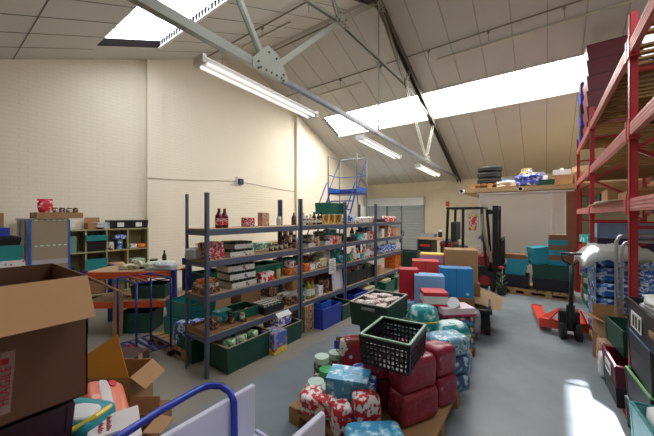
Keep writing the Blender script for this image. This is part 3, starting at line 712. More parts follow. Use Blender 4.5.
# ================================================================= LEFT WALL FURNITURE
m_pine = M('pale_green_pine', (166, 156, 112), .6, 0, .1, 8)
UX = -7.04
ed = [1.30, yat(86, UX), yat(107, UX), yat(128, UX), yat(148.5, UX)]
t = thing('pigeonhole_unit', 'pale wooden pigeonhole shelf unit against the brick wall, crates in its cells', 'shelving', (-7.21, (ed[0]+ed[-1])/2, 0), RZ)
hw = (ed[-1]-ed[0])/2; yc0 = (ed[0]+ed[-1])/2; ZR = [.26, .68, 1.10, 1.53]
for i, e in enumerate(ed):
    x = e-yc0; x = max(-hw+.012, min(hw-.012, x))
    MB().b2(x-.012, x+.012, -.17, .17, 0, 1.53).build('upright_panel', m_pine, t)
for z in ZR: MB().b2(-hw, hw, -.172, .168, z-.012, z+.012).build('shelf', m_pine, t)
MB().b2(-hw, hw, .16, .172, 0, 1.53).build('back_panel', m_pine, t)
def cell(i, r, f): return ((ed[i]+ed[i+1])/2+f*.3, ZR[r]+.014)
def cb(i, r, f, w, h, m, lb, nm='food_carton', dz=0, cat='box', d=.24):
    y, z = cell(i, r, f); return carton(w, d, h, lb, (-7.19, y, z+dz), RZ, m, tape=False, name=nm, cat=cat)
for k in range(3): cb(0, 2, 0, .3, .1, M('clear_tub', (120, 156, 140), .25), ('bottom', 'middle', 'top')[k]+' clear green-grey tray in the top left pigeonhole', 'plastic_tray', k*.102, 'tray')
t = crate(.3, .26, .2, m_blk, 'black crate in top row pigeonhole beneath a teal tray', (-7.18, cell(1, 2, 0)[0], cell(1, 2, 0)[1]), RZ)
crate(.34, .3, .1, m_teal, 'teal tray on black crate in the top row pigeonhole', (-7.16, cell(1, 2, 0)[0], cell(1, 2, 0)[1]+.205), RZ, name='plastic_tray', cat='tray')
for k in range(2): crate(.32, .28, .13, m_teal, ('lower', 'upper')[k]+' of two teal trays stacked in the middle row pigeonhole', (-7.17, cell(1, 1, 0)[0], cell(1, 1, 0)[1]+k*.135), RZ, name='plastic_tray', cat='tray')
jar(.06, .16, 'grey white tub left in the third pigeonhole, top row', (-7.15, cell(2, 2, -.3)[0], cell(2, 2, 0)[1]), p_ltin, capW, name='plastic_tub', cat='tub')
jar(.06, .2, 'pale blue tub lower right in the third pigeonhole, top row', (-7.15, cell(2, 2, .25)[0], cell(2, 2, 0)[1]), p_bluew, M('capblue', (120, 170, 200), .4), name='plastic_tub', cat='tub')
pack(.22, .16, .1, 'pale blue packet resting upon tub in third pigeonhole', (-7.15, cell(2, 2, .25)[0], cell(2, 2, 0)[1]+.2), RZ, p_bluew, name='food_packet')
pack(.14, .2, .09, 'white packet lying in the top right pigeonhole', (-7.15, cell(3, 2, -.28)[0], cell(3, 2, 0)[1]), RZ, p_white, name='food_packet')
pack(.2, .2, .09, 'orange packet lying in the top right pigeonhole', (-7.15, cell(3, 2, .2)[0], cell(3, 2, 0)[1]), RZ, p_orange, name='food_packet')
pack(.26, .24, .16, 'peach coloured bag stuffed in the third pigeonhole, middle row', (-7.13, cell(2, 1, 0)[0], cell(2, 1, 0)[1]), RZ, M('peach_bag', (206, 160, 120), .6), name='plastic_bag', cat='bag')
pack(.28, .24, .2, 'pale green bag stuffed in the right pigeonhole, middle row', (-7.13, cell(3, 1, 0)[0], cell(3, 1, 0)[1]), RZ, PM('palegr', (170, 190, 150), (224, 224, 216), (110, 130, 100), 9), name='plastic_bag', cat='bag')
cb(0, 1, 0, .24, .14, m_blk, 'low black carton in the left pigeonhole, middle row')
for i in range(4): cb(i, 0, 0, .28, .26, (m_green, m_card2, m_green2, p_choc)[i], ('dark green', 'plain brown', 'mid green', 'patterned brown')[i]+' carton in the bottom row of pigeonholes')
carton(.26, .22, .12, 'open brown box with raised back flap on the pigeonhole unit', (-7.2, yat(94, -7.2), 1.545), RZ, m_card, open_=True, flaps=(None, None, 85, None))
for k in range(4): carton(.3, .22, .03, ('lowest', 'second', 'third', 'topmost')[k]+' ream in the white paper pile on the pigeonhole unit', (-7.2+.01*(k % 2), yat(103, -7.2), 1.545+k*.031), RZ+.05*k, M('ream', (206, 210, 214), .6), tape=False, name='paper_ream', cat='paper')
for i, u in enumerate((118, 136)):
    c = crate(.36, .26, .16, m_blk, ('left', 'right')[i]+' black crate on top of the wooden pigeonhole unit', (-7.2, yat(u, -7.2), 1.545), RZ)
    MB().b2(-.06, .06, -.145, -.14, .03, .12).build('white_card', m_white, c)
    pack(.2, .16, .08, 'crumpled white item in the %s black crate above the pigeonholes' % ('left', 'right')[i], (-7.2, yat(u, -7.2), 1.62), RZ, p_white, name='food_packet')
# cabinet edged with blue tape
m_board = M('beige_board', (158, 140, 116), .6, 0, .05, 3); m_bt = M('blue_tape', (30, 96, 196), .4); m_sidep = M('blue_grey_panel', (170, 174, 200), .5, 0, .08, 3)
t = thing('shelf_cabinet', 'tall shelf end panel with bright blue edge tape and light dots', 'cabinet', (-6.2, 1.2, 0))
MB().b2(-.02, 0, -.22, .22, 0, 1.76).build('end_panel', m_board, t)
for s in (-1, 1): MB().b2(-.03, .006, s*.225-.012, s*.225+.012, 0, 1.74).build('blue_edge_tape', m_bt, t)
MB().b2(-1.1, -.02, -.22, -.2, 0, 1.76).build('side_panel', m_sidep, t)
for z in (.3, .7, 1.05, 1.4, 1.74): MB().b2(-1.1, -.02, -.235, .2, z-.012, z+.012).build('shelf', M('shelf_lilac', (190, 186, 206), .5), t)
for x in (-.35, -.75): MB().b2(x-.012, x+.012, -.24, -.22, 0, 1.76).build('upright_strip', M('shelf_lilac', (190, 186, 206), .5), t)
MB().b2(0, .004, -.21, .21, 1.05, 1.13).build('pale_band', M('pale_band', (178, 172, 176), .4), t)
for z in (1.345, 1.735):
    for k in range(6): MB().b2(0, .004, -.18+k*.068, -.145+k*.068, z-.008, z+.008).build('pale_sticker', M('mint_sticker', (200, 240, 214), .3), t)
carton(.56, .5, .09, 'flat brown carton lying on top of the blue-edged cabinet', (-6.42, 1.32, 1.762), RZ, m_card)
t = thing('crisp_bag', 'glossy red snack bag standing on top of the blue-edged cabinet', 'bag', (-6.3, 1.16, 1.853), RZ, None, -.1)
MB().pillow((0, 0, .1), (.17, .08, .2), p=3, n=6, jit=.012).build('bag_body', PM('redfoil', (206, 30, 48), (230, 90, 100), (240, 220, 220), 9, .25), t, smooth=True)
MB().box((0, 0, .2), (.18, .012, .03)).build('top_seam', M('foilred', (206, 30, 48), .25), t)
for i, (y, m, w) in enumerate(((1.28, p_ltin, .07), (1.36, p_stew, .08), (1.45, p_ltin, .08), (1.53, p_choc, .07))):
    jar(w/2, .08, ('first', 'second', 'third', 'fourth')[i]+' little jar right of the red bag atop the cabinet', (-6.3, y, 1.853), m, capB)
# far left heap of goods beside cabinet
wt = thing('side_table', 'low dark table carrying crates at the far left edge', 'table', (-6.2, .58, 0))
MB().b2(-.5, .4, -.38, .38, .86, .9).build('table_top', m_chip, wt)
for sx in (-.46, .36):
    for sy in (-.34, .34): MB().b2(sx-.02, sx+.02, sy-.02, sy+.02, 0, .86).build('leg', m_steel, wt)
carton(.5, .5, .28, 'white topped carton at far left table edge', (-6.1, .62, .902), 0, p_white, tape=False)
crate(.6, .5, .2, m_teal, 'teal crate above white carton at the far left', (-6.2, .6, 1.19), 0)
crate(.62, .5, .1, m_blk, 'shallow black tray above the teal crate at far left', (-6.2, .58, 1.40), 0, name='plastic_tray', cat='tray')
carton(.3, .28, .12, 'small blue carton on black tray at far left', (-6.3, .62, 1.51), 0, m_bluep, tape=False)
carton(.4, .4, .2, 'plain brown carton at top of the far left heap', (-6.35, .5, 1.64), 0, m_card)
# orange-beamed benches
def bench(label, loc, rz, w, d, h, n=2, low=.5):
    t = thing('packing_bench', label, 'bench', loc, rz)
    MB().b2(-w/2, w/2, 0, d, h-.02, h).build('bench_top', m_chip, t)
    MB().b2(-w/2, w/2, 0, d, low-.02, low).build('lower_shelf', m_chip, t)
    for y in (-.02, d):
        for z in (h, low): MB().b2(-w/2, w/2, y, y+.03, z-.1, z-.005).build('orange_beam', m_orange, t)
    for i in range(n):
        x = -w/2+i*w/(n-1)
        for y in (-.03, d+.0): MB().b2(x-.035, x+.035, y-.02, y+.05, 0, h+.02).build('blue_leg', m_blue, t, .003)
    return t
bench('small orange-beamed packing bench behind the blue wire trolley', (-5.12, 1.9, 0), radians(40.9), 1.3, .6, .95)
ba = radians(40.9)
def bb(x, y): return (-5.0+cos(ba)*x-sin(ba)*y, 2.0+sin(ba)*x+cos(ba)*y)
def onb(x, y, z): q = bb(x, y); return (q[0], q[1], z)
crate(.5, .36, .2, m_green, 'dark green crate on lower shelf of the small packing bench', onb(.05, .3, .502), ba)
crate(.5, .4, .3, m_green, 'dark green crate on the floor below small packing bench', onb(-.1, .2, .002), ba)
pack(.42, .26, .12, 'clear plastic sack of greens on the small packing bench', onb(.2, .2, .952), ba+.2, PM('clearsack', (190, 196, 186), (150, 180, 130), (226, 226, 222), 8), name='plastic_bag', cat='bag')
pack(.3, .2, .1, 'grey plastic bag hanging over right end of packing bench', onb(.32, .12, .952), ba-.3, M('grey_bag', (176, 182, 190), .35), name='plastic_bag', cat='bag')
t = thing('tape_dispenser', 'black and silver tape gun lying on the small packing bench', 'tape dispenser', onb(-.12, .25, .952), ba)
MB().b2(-.1, .1, -.03, .03, 0, .03).build('frame', m_blk, t, .004); MB().rod((-.04, -.03, .07), (-.04, .03, .07), .055, 16).build('tape_roll', M('taperoll', (200, 196, 180), .3), t)
MB().bar((.06, 0, .03), (.14, 0, .1), .03, .03).build('grip', m_blk, t, .006)
jar(.07, .13, 'fat dark green tub in the middle of the packing bench', onb(.0, .4, .952), M('darkgreen_tub', (38, 52, 44), .3), capB, name='plastic_tub', cat='tub')
bottle(.035, .26, 'tall black spray bottle at the back of the packing bench', onb(.1, .56, .952), m_blk, capB)
pack(.3, .2, .07, 'cream paper bundle lying left on the packing bench', onb(-.28, .25, .952), ba, PM('papbun', (214, 200, 170), (180, 160, 120), (120, 140, 100), 8), name='paper_bundle', cat='paper')
carton(.3, .24, .24, 'open brown carton with tall flaps beyond the packing bench', (-5.2, 3.28, .952), .5, m_card, open_=True, flaps=(60, 75, 85, 50))
carton(.34, .28, .2, 'second open brown carton on the long bench, white bag inside', (-5.25, 3.75, .952), .9, m_card, open_=True, flaps=(30, 70, 80, 50))
pack(.3, .24, .16, 'white bag with teal print inside the second open carton', (-5.25, 3.75, 1.03), .9, p_teal, name='plastic_bag', cat='bag')
t = thing('cardboard_sheet', 'upright brown cardboard strip propped against the small packing bench', 'cardboard', onb(-.28, -.1, .0), ba, None, -.05)
MB().b2(-.07, .07, -.004, .004, .01, .8).build('sheet', m_card, t); MB().b2(-.07, .07, -.006, .006, .78, .8).build('torn_edge', m_card2, t)
bench('long orange-beamed packing bench along the brick wall behind the racks', (-4.95, 5.75, 0), RZ, 5.3, .8, .95, 4)
lb_ = [(4.2, 'large teal bag', pack, p_teal), (4.6, 'green printed carton', carton, p_green), (5.0, 'plain brown carton', carton, m_card),
       (5.45, 'white printed carton', carton, p_white), (5.85, 'blue and white carton', carton, p_bluew), (6.4, 'dark brown carton', carton, m_card2), (7.0, 'orange carton', carton, p_orange), (7.6, 'teal carton', carton, p_teal)]
for y, nm, fn, m in lb_:
    if fn is pack: pack(.34, .26, .2, nm+' lying on the long wall bench behind the racks', (-5.3, y, .952), RZ, m, name='plastic_bag', cat='bag')
    else: carton(.38, .3, .24, nm+' on the long wall bench behind the racks', (-5.2, y, .952), RZ, m, tape=False)
for i in range(7): crate(.5, .4, .26, (m_green, m_blk, m_bluep, m_green2, m_green, m_teal, m_blk)[i], ('first', 'second', 'third', 'fourth', 'fifth', 'sixth', 'seventh')[i]+' crate from the left on lower shelf of the long wall bench', (-5.1, 3.2+i*.7, .502), RZ)
for i in range(6): carton(.5, .4, .3, ('first', 'second', 'third', 'fourth', 'fifth', 'sixth')[i]+' carton from the left on the floor below the long wall bench', (-5.1, 3.3+i*.75, .002), RZ, (m_card, m_card2, p_choc, m_card, p_ltin, m_card2)[i])
# crates on low pallet left of nearest rack
wp = wpallet(.9, .7, 'wooden pallet on the floor left of the nearest rack under crates', (-4.0, 2.28, 0))
crate(.55, .4, .22, m_teal, 'teal crate at left on pallet beside the nearest rack', (-4.16, 2.3, .142), .15)
crate(.55, .4, .22, m_teal, 'upper teal crate at left on pallet beside the nearest rack', (-4.14, 2.32, .37), .1, rim=m_green)
for i in range(3): pack(.2, .16, .3, ('left', 'middle', 'right')[i]+' blue and white pack by the teal crates left of rack', (-3.78+.0*i+.11*i, 2.02+.14*i, .142), .4, p_bluew, name='food_packet')
# blue wire trolley
t = thing('wire_trolley', 'blue tubular trolley with slatted base on castors, empty', 'trolley', (-4.17, 1.71, 0))
W2, D2 = .28, .2
for sx in (-1, 1):
    for sy in (-1, 1):
        MB().rod((sx*W2, sy*D2, .1), (sx*W2, sy*D2, 1.0), .014, 8).build('post', m_blue, t, smooth=True)
        c = MB().rod((sx*W2-.013, sy*D2, .04), (sx*W2+.013, sy*D2, .04), .04, 14).build('castor_wheel', m_rub, t)
        MB().b2(sx*W2-.02, sx*W2+.02, sy*D2-.02, sy*D2+.02, .07, .11).build('castor_fork', m_gal, c)
for nm, z in (('top_rail', 1.0), ('base_rail', .14)):
    b = MB(); b.tube([(-W2, -D2, z), (W2, -D2, z), (W2, D2, z), (-W2, D2, z)], .014, 8, True); b.build(nm, m_blue, t)
for k in range(4): MB().bar((-W2, -D2+.08*(k+.5), .14), (W2, -D2+.08*(k+.5), .14), .03, .012).build('base_slat', m_blue, t)
for k in range(2): MB().bar((-W2, -D2+.13*(k+1), 1.0), (W2, -D2+.13*(k+1), 1.0), .02, .01).build('top_slat', M('trolley_red', (150, 50, 60), .5), t)
MB().b2(-.06, .08, -D2+.03, -D2+.05, .16, .19).build('red_tag', M('tag_red', (190, 40, 60), .5), t)
# ================================================================= NEAR LEFT HEAP
t = carton(.5, .5, .455, 'large open brown box in the left foreground, FRAGILE tape on its side', (-1.665, .13, 1.118), 0, M('near_box_shaded', (112, 76, 54), .8, 0, .06, 10), open_=True, fl=.18, flaps=(-60, -46, -36, -75), inmat=M('near_flap', (196, 152, 108), .85, 0, .05, 12))  # body brown is darkened to carry the shade on the box face
tp = MB().quad([(.251, .0, .04), (.251, .045, .04), (.251, .058, .24), (.251, .025, .24)], .001).build('fragile_tape', film('tape_clear', (190, 160, 150), .55), t)
m_frag = M('fragile_red', (170, 24, 36), .5)
text('tape_lettering', 'FRAGILE', .034, tp, (.2535, .034, .13), (pi/2, -pi/2+.05, pi/2), m_frag)
MB().b2(.2525, .2535, .022, .042, .2, .22).build('tape_symbol', m_frag, tp)
for k in range(4): crate(.60, .56, .268, m_maroon if k < 3 else M('dark_maroon', (58, 24, 36), .4), ('bottom', 'second', 'third', 'topmost')[k]+' dark maroon crate in the stack beneath the big open box', (-1.76, .03+.01*k, .002+.272*k), .0)
MB_ = None
carton(.46, .4, .5, 'wide brown carton on the floor under the left foreground heap', (-2.3, .62, .002), .1, m_card2)
carton(.36, .3, .57, 'brown carton standing between maroon crates and the blue trolley handle', (-1.70, .54, .002), .05, m_card2)
t = carton(.36, .3, .42, 'brown box with an ochre inner flap raised to a point', (-2.76, .95, .16), radians(37), m_card, open_=True, flaps=(None, -40, None, -30))
b = MB(); b.quad([(-.17, -.15, .42), (.17, -.15, .42), (.05, -.1, .73), (-.17, -.12, .58)], .005); b.build('ochre_flap', M('ochre_flap', (206, 140, 40), .7), t)
carton(.5, .45, .155, 'flat brown carton on the floor under the ochre-flapped box', (-2.75, 1.0, .002), radians(37), m_card2)
carton(.3, .25, .5, 'dark brown carton standing behind the ochre-flapped box', (-3.2, 1.15, .002), radians(30), M('very_dark_card', (74, 46, 40), .8))
p_peach = PM('peach_print', (228, 124, 96), (232, 170, 150), (214, 196, 186), 7, .35, cut=(0, .6, .68))
t = pack(.42, .22, .16, 'coral wrapped nappy pack leaning behind the white printed box', (-2.12, .60, .56), radians(-10), p_peach, None, cat='pack', name='nappy_pack', rx=-.5, ry=.35)
MB().pillow((0, -.02, .155), (.4, .07, .02), p=5, n=3).build('clear_strip', M('clear_strip', (206, 196, 192), .3), t)
MB().rod((-.17, .03, .155), (-.17, .03, .166), .025, 14).build('red_dot', M('dot_red', (200, 30, 50), .4), t)
t = pack(.3, .2, .28, 'teal pack with yellow edge squeezed beside the maroon crates', (-1.82, .44, .60), .5, M('teal_pack', (40, 150, 160), .3), None, name='nappy_pack', cat='pack')
MB().tube([(-.1, -.1, .2), (0, -.11, .245), (.1, -.1, .255), (.14, -.03, .27), (.13, .06, .26)], .012, 6).build('yellow_edge', M('yellow_edge', (226, 206, 60), .4), t)
MB().pillow((.05, -.02, .275), (.16, .12, .03), p=3, n=3).build('white_top', m_white, t)
t = carton(.26, .2, .24, 'white box with red lettering on top, left foreground', (-1.60, .53, .585), radians(-18), M('white_box', (224, 216, 212), .5), tape=False)
b = MB()
for i in range(9):
    for j in (0, 1): b.b2(-.1+i*.013, -.092+i*.013, -.06+j*.03, -.04+j*.03-.004*(i % 3), .244, .2452)
b.build('red_print', m_frag, t)
MB().b2(.04, .08, -.04, .02, .243, .2445).build('printed_symbol', M('grey_print', (120, 120, 130), .5), t)
carton(.2, .16, .56, 'small open brown carton behind the blue trolley handle', (-1.98, .76, .002), radians(35), m_card, open_=True, fl=.1, flaps=(20, -5, 75, 20))
carton(.2, .2, .5, 'pale brown carton on the floor beside the blue trolley handle', (-1.62, .82, .002), 0, m_card)
# trolley with white bin
t = thing('platform_trolley', 'platform trolley with bright blue curved tube handle, foreground', 'trolley', (-1.05, .85, 0))
MB().b2(-.36, .4, -.5, .3, .17, .21).build('platform', m_blue, t, .006)
hp = [(*on(120, 436, .93), .93), (*on(160, 411, .93), .93), (*on(198, 389.5, .93), .93), (*on(210, 385.5, .93), .93), (*on(221, 386, .925), .925), (*on(230, 392, .91), .91), (*on(234, 402, .88), .88)]
hp = [(x+1.05, y-.85, z) for x, y, z in hp]
e = hp[-1]; hp.append((e[0]+.005, e[1], .6)); hp.append((e[0]+.005, e[1], .2))
st = hp[0]; hp = [(st[0]+.0, st[1]-.26, .2), (st[0]+.0, st[1]-.25, .82), (st[0], st[1]-.2, .92)]+hp
MB().tube(hp, .0165, 10).build('tube_handle', M('bright_blue_tube', (34, 56, 170), .25, .1), t, smooth=True)
for sx in (-.3, .33):
    for sy in (-.42, .24):
        c = MB().rod((sx-.018, sy, .06), (sx+.018, sy, .06), .06, 16).build('castor_wheel', m_rub, t)
        MB().b2(sx-.03, sx+.03, sy-.03, sy+.03, .1, .17).build('castor_fork', m_gal, c)
m_bin = M('white_bin_plastic', (214, 214, 232), .35, 0, .03, 2)
t = thing('picking_bin', 'open-fronted white plastic bin on the platform trolley, empty', 'bin', (-1.05, .72, .62))
MB().b2(-.215, .235, -.4, .36, 0, .012).build('bin_floor', m_bin, t)
MB().b2(-.235, -.205, -.4, .345, 0, .275).build('side_wall', m_bin, t, .008); MB().b2(.205, .235, -.4, .385, 0, .275).build('side_wall', m_bin, t, .008)
MB().b2(-.21, .21, -.4, -.385, 0, .275).build('back_wall', m_bin, t, .004); MB().b2(-.21, .21, .345, .36, 0, .03).build('front_lip', m_bin, t, .004)
carton(.5, .7, .4, 'plain brown carton under the white picking bin on the trolley', (-1.03, .76, .213), 0, m_card2)
# ================================================================= WAREHOUSE STEPS
t = thing('warehouse_steps', 'tall blue mobile warehouse steps with railed platform behind the racks', 'ladder', (-4.4, 6.94, 0), YAW-.5)
PZ = 2.42; W2 = .42
MB().b2(-W2, W2, -.3, .4, PZ-.03, PZ).build('platform', m_blue, t)
m_ltb = M('steps_blue', (64, 92, 176), .35, .2); m_kick = M('kick_blue', (50, 100, 186), .4)
for (a, c) in (((-W2, -.3), (-W2, .4)), ((W2, -.3), (W2, .4)), ((-W2, .4), (W2, .4))): MB().bar((*a, PZ+.08), (*c, PZ+.08), .012, .15).build('kick_board', m_kick, t)
for sx in (-1, 1):
    MB().tube([(sx*W2, .4, .1), (sx*W2, .4, PZ+1.0), (sx*W2, -.3, PZ+1.0), (sx*W2, -.3, PZ-.02)], .018, 8).build('guard_rail', m_gal, t, smooth=True)
    MB().rod((sx*W2, .4, PZ+.5), (sx*W2, -.3, PZ+.5), .014, 8).build('mid_rail', m_ltb, t)
    MB().tube([(sx*(W2-.04), -.3, PZ-.02), (sx*(W2-.02), -1.75, .12)], .022, 8).build('stringer', m_ltb, t)
    MB().tube([(sx*W2, -.3, PZ+.3), (sx*W2, -.4, PZ+.25), (sx*W2, -1.7, .9), (sx*W2, -1.75, .3)], .016, 8).build('hand_rail', m_ltb, t)
    MB().rod((sx*W2, .4, .1), (sx*W2, -.3, PZ), .014, 8).build('cross_brace', m_ltb, t); MB().rod((sx*W2, .4, PZ+.98), (sx*W2, -.28, PZ+.04), .012, 8).build('rail_brace', m_ltb, t)
    MB().rod((sx*W2, .4, .12), (sx*W2, -1.75, .12), .018, 8).build('base_rail', m_ltb, t)
    for y in (.4, -1.7): MB().rod((sx*W2-.02, y, .06), (sx*W2+.02, y, .06), .06, 14).build('wheel', m_rub, t)
MB().rod((-W2, .4, PZ+1.0), (W2, .4, PZ+1.0), .018, 8).build('rear_rail', m_gal, t)
MB().rod((-W2, .4, PZ+.5), (W2, .4, PZ+.5), .014, 8).build('rear_mid_rail', m_ltb, t)
for k in range(9):
    f = (k+1)/10; z = PZ*(1-f)+.12*f; y = -.3-1.45*f
    MB().b2(-W2+.05, W2-.05, y-.09, y+.09, z-.015, z+.01).build('tread', m_ltb, t)
# ================================================================= CENTRE PALLETS
wpallet(1.15, 1.15, 'front wooden pallet under the maroon packs and snack boxes', (-1.235, 2.48, 0))
wpallet(1.15, 1.1, 'second wooden pallet back, beneath green crates and nappy packs', (-1.3, 3.72, 0))
wpallet(1.2, 1.1, 'third wooden pallet back, under big blue and red boxes', (-1.4, 4.95, 0))
t = thing('cardboard_sheet', 'brown cardboard layer sheet spread on the front pallet', 'cardboard', (-1.235, 2.48, .141)); MB().b2(-.56, .57, -.57, .56, 0, .005).build('sheet', m_card, t)
b = MB(); b.b2(-.2, .57, -.6, -.57, -.04, .005); b.build('folded_lip', m_card, t)
p_mar = PM('maroon_print', (142, 34, 58), (160, 52, 76), (206, 150, 160), 13, .35, cut=(0, .56, .68)); m_mar = M('maroon_wrap', (126, 24, 46), .28, 0, .1)
A = radians(63)
for i, (x, y, z, w, d, lb) in enumerate(((-.88, 2.41, .148, .4, .21, 'bottom front maroon pack at the corner of the front pallet'), (-.885, 2.41, .40, .38, .2, 'maroon pack on the bottom front maroon pack'),
      (-1.08, 2.52, .148, .38, .19, 'bottom maroon pack left of the corner stack'), (-1.09, 2.52, .40, .38, .19, 'upper maroon pack left of corner stack, under black crate'),
      (-.76, 2.76, .148, .24, .2, 'bottom maroon pack behind the corner stack beside blue packs'), (-.77, 2.76, .40, .24, .2, 'upper maroon pack behind the corner stack beside blue packs'),
      (-1.2, 2.38, .40, .24, .18, 'maroon pack farthest left beneath the black mesh crate'))):
    pack(w, d, .255, lb, (x, y, z), A if i != 6 else .5, p_mar, None, name='toilet_roll_pack')
pack(.34, .22, .27, 'maroon and blue pack low behind pale blue snack boxes', (-1.28, 2.42, .148), .5, p_bluew, name='toilet_roll_pack')
crate(.38, .47, .22, m_blk, 'empty black mesh crate with pale green rim atop maroon packs', (-.985, 2.27, .662), .08, vent=True, rim=M('mint_rim', (126, 168, 138), .4))
# cage of green crates
crate(.4, .6, .22, m_green, 'bottom dark green crate under filled crate on the second pallet', (-1.53, 3.42, .142), .05)
crate(.4, .6, .24, M('teal_dark', (34, 84, 96), .4), 'teal-grey crate under the filled green crate, centre', (-1.53, 3.3, .365), .06)
t = crate(.42, .62, .25, m_green, 'dark green crate heaped with wrapped packets, centre of the room', (-1.53, 3.12, .61), .05, rim=M('grey_rim', (150, 150, 140), .5), handles=m_gal)
for i in range(9):
    pack(.17, .11, .08, 'pale brown and white packet heaped in the central green crate', (-1.65+.115*(i % 3), 2.93+.17*(i//3), .77+.02*(i % 2)), i*.9, PM('biscuitp', (176, 150, 140), (226, 220, 214), (110, 80, 76), 14), name='food_packet', group='packets in the central green crate')
crate(.36, .3, .2, m_green2, 'dark crate between left green stack and maroon packs', (-1.52, 2.86, .148), .1)
# blue nappies
p_bn = PM('blue_nappy', (44, 84, 128), (90, 140, 180), (206, 220, 226), 9, .35); p_wn = PM('white_blue_nappy', (120, 170, 196), (206, 222, 228), (60, 130, 150), 10, .35)
for i in range(3): pack(.36, .24, .175, ('lowest', 'middle', 'uppermost')[i]+' of three blue nappy packs at the pallet edge', (-.76, 2.99, .148+i*.172), radians(52), p_bn if i < 2 else p_wn, name='nappy_pack')
p_tn = PM('teal_nappy', (34, 146, 150), (90, 190, 186), (222, 232, 224), 8, .35); m_ye = M('yellow_band', (214, 208, 70), .4)
def nappy(w, d, h, lb, loc, rz):
    t = pack(w, d, h, lb, loc, rz, p_tn, None, name='nappy_pack', p=4)
    MB().pillow((0, 0, h*.55), (w*1.015, d*1.02, .03), p=6, n=4).build('yellow_band', m_ye, t, smooth=True)
    MB().pillow((0, 0, h*.9), (w*.8, d*.75, .06), p=3, n=3).build('white_top_panel', M('np_white', (216, 232, 226), .4), t, smooth=True)
    return t
pack(.34, .26, .25, 'white blue nappy pack beneath the teal yellow pack', (-.80, 3.36, .142), radians(50), p_wn, name='nappy_pack')
nappy(.34, .24, .27, 'teal yellow-banded nappy pack behind the blue stack, nearest the aisle', (-.79, 3.27, .43), radians(50))
nappy(.3, .22, .34, 'tall teal nappy pack at bottom behind the black mesh crate', (-1.06, 3.2, .142), radians(40))
nappy(.3, .22, .36, 'tall upright teal nappy pack behind the black mesh crate', (-1.06, 3.2, .485), radians(40))
nappy(.28, .22, .3, 'teal nappy pack in the second row behind the tall one', (-1.12, 3.52, .142), radians(40))
p_pur = PM('purple_nappy', (110, 30, 90), (70, 140, 170), (214, 190, 90), 8, .35)
for i in range(3): pack(.42, .26, .135, ('lowest', 'middle', 'top')[i]+' purple and teal nappy pack on the second pallet', (-.92, 4.06, .142+i*.135), radians(42), p_pur, name='nappy_pack')
t = carton(.42, .26, .1, 'white and magenta flat carton lying on the purple nappy packs', (-.94, 4.04, .55), radians(42), M('pink_white', (226, 208, 214), .5), tape=False); MB().b2(-.212, .212, -.132, .132, 0, .03).build('magenta_stripe', M('magenta', (176, 30, 80), .4), t)
t = thing('gift_tin', 'round red and white tin perched on the pink-white pack', 'tin', (-.93, 4.02, .655), 0, None, .9)
MB().lathe([(.07, 0), (.07, .08)], 20).build('tin_body', p_redtin, t); MB().lathe([(.074, .06), (.074, .1), (.07, .1)], 20).build('lid', m_white, t)
carton(.34, .3, .4, 'wooden-looking brown carton beneath the red and white box', (-1.22, 4.02, .142), radians(20), m_card2)
pack(.34, .26, .1, 'orange-red packet between brown carton and red-white box', (-1.2, 4.0, .545), radians(20), p_orange, name='food_packet')
t = carton(.3, .26, .17, 'white box with red top and stripe above the orange packet', (-1.18, 3.98, .65), radians(30), m_white, tape=False)
MB().b2(-.152, .152, -.132, .132, .13, .175).build('red_lid', M('red_lid', (200, 36, 56), .4), t); MB().b2(-.153, .153, -.133, .133, .0, .03).build('red_stripe', M('red_lid', (200, 36, 56), .4), t)
# big boxes at the back pallet
def bigbox(w, d, h, lb, loc, rz, m, seam=True, lg=True):
    t = carton(w, d, h, lb, loc, rz, m, tape=False, name='gift_box')
    if seam: MB().b2(-.003, .003, -d/2-.002, -d/2, 0, h).build('front_seam', M('seam_dark', (40, 60, 90), .6), t)
    if lg: MB().rod((w*.33, -d/2-.003, h*.13), (w*.33, -d/2, h*.13), .02, 14).build('round_mark', m_white, t)
    return t
m_bb = M('sky_blue_box', (34, 130, 190), .4, 0, .05); m_lb = M('pale_blue_box', (126, 172, 214), .4, 0, .05); m_rb = M('red_box', (186, 28, 44), .4, 0, .05); m_ob = M('orange_red_box', (206, 60, 50), .4, 0, .05)
bigbox(.46, .26, .42, 'bright blue square box with centre seam on the rear pallet', (-1.10, 4.80, .60), radians(20), m_bb)
carton(.46, .36, .455, 'brown carton directly beneath the bright blue square box', (-1.10, 4.84, .142), radians(20), m_card2)
bigbox(.40, .26, .40, 'pale blue box in front of the red boxes', (-1.36, 4.36, .55), radians(22), m_lb, False)
carton(.5, .3, .4, 'teal-blue carton beneath the pale blue box', (-1.42, 4.38, .142), radians(22), m_lb)
bigbox(.28, .24, .44, 'deep red upright box left of the pale blue box', (-1.68, 4.40, .56), radians(25), m_rb, False)
carton(.36, .3, .415, 'red printed carton beneath the deep red upright box', (-1.72, 4.40, .142), radians(25), p_redtin)
bigbox(.42, .3, .44, 'orange-red box behind the pale blue box', (-1.62, 5.0, .62), radians(20), m_ob)
carton(.5, .4, .475, 'brown carton beneath the orange-red box', (-1.62, 5.04, .142), radians(20), m_card)
t = carton(.48, .4, .52, 'large plain brown carton rising behind the bright blue box', (-1.16, 5.40, .72), radians(20), m_card)
carton(.5, .42, .575, 'lower brown carton of the pair behind the bright blue box', (-1.14, 5.4, .142), radians(20), m_card2)
t = carton(.4, .3, .14, 'lilac carton with yellow top left of large brown carton', (-1.66, 5.5, .96), radians(15), M('lilac_box', (176, 140, 176), .5), tape=False); MB().b2(-.2, .2, -.15, .15, .14, .165).build('yellow_lid', M('yellow_lid', (226, 190, 80), .5), t)
carton(.45, .4, .95, 'tall brown carton beneath the lilac carton', (-1.68, 5.52, .002), radians(15), m_card)
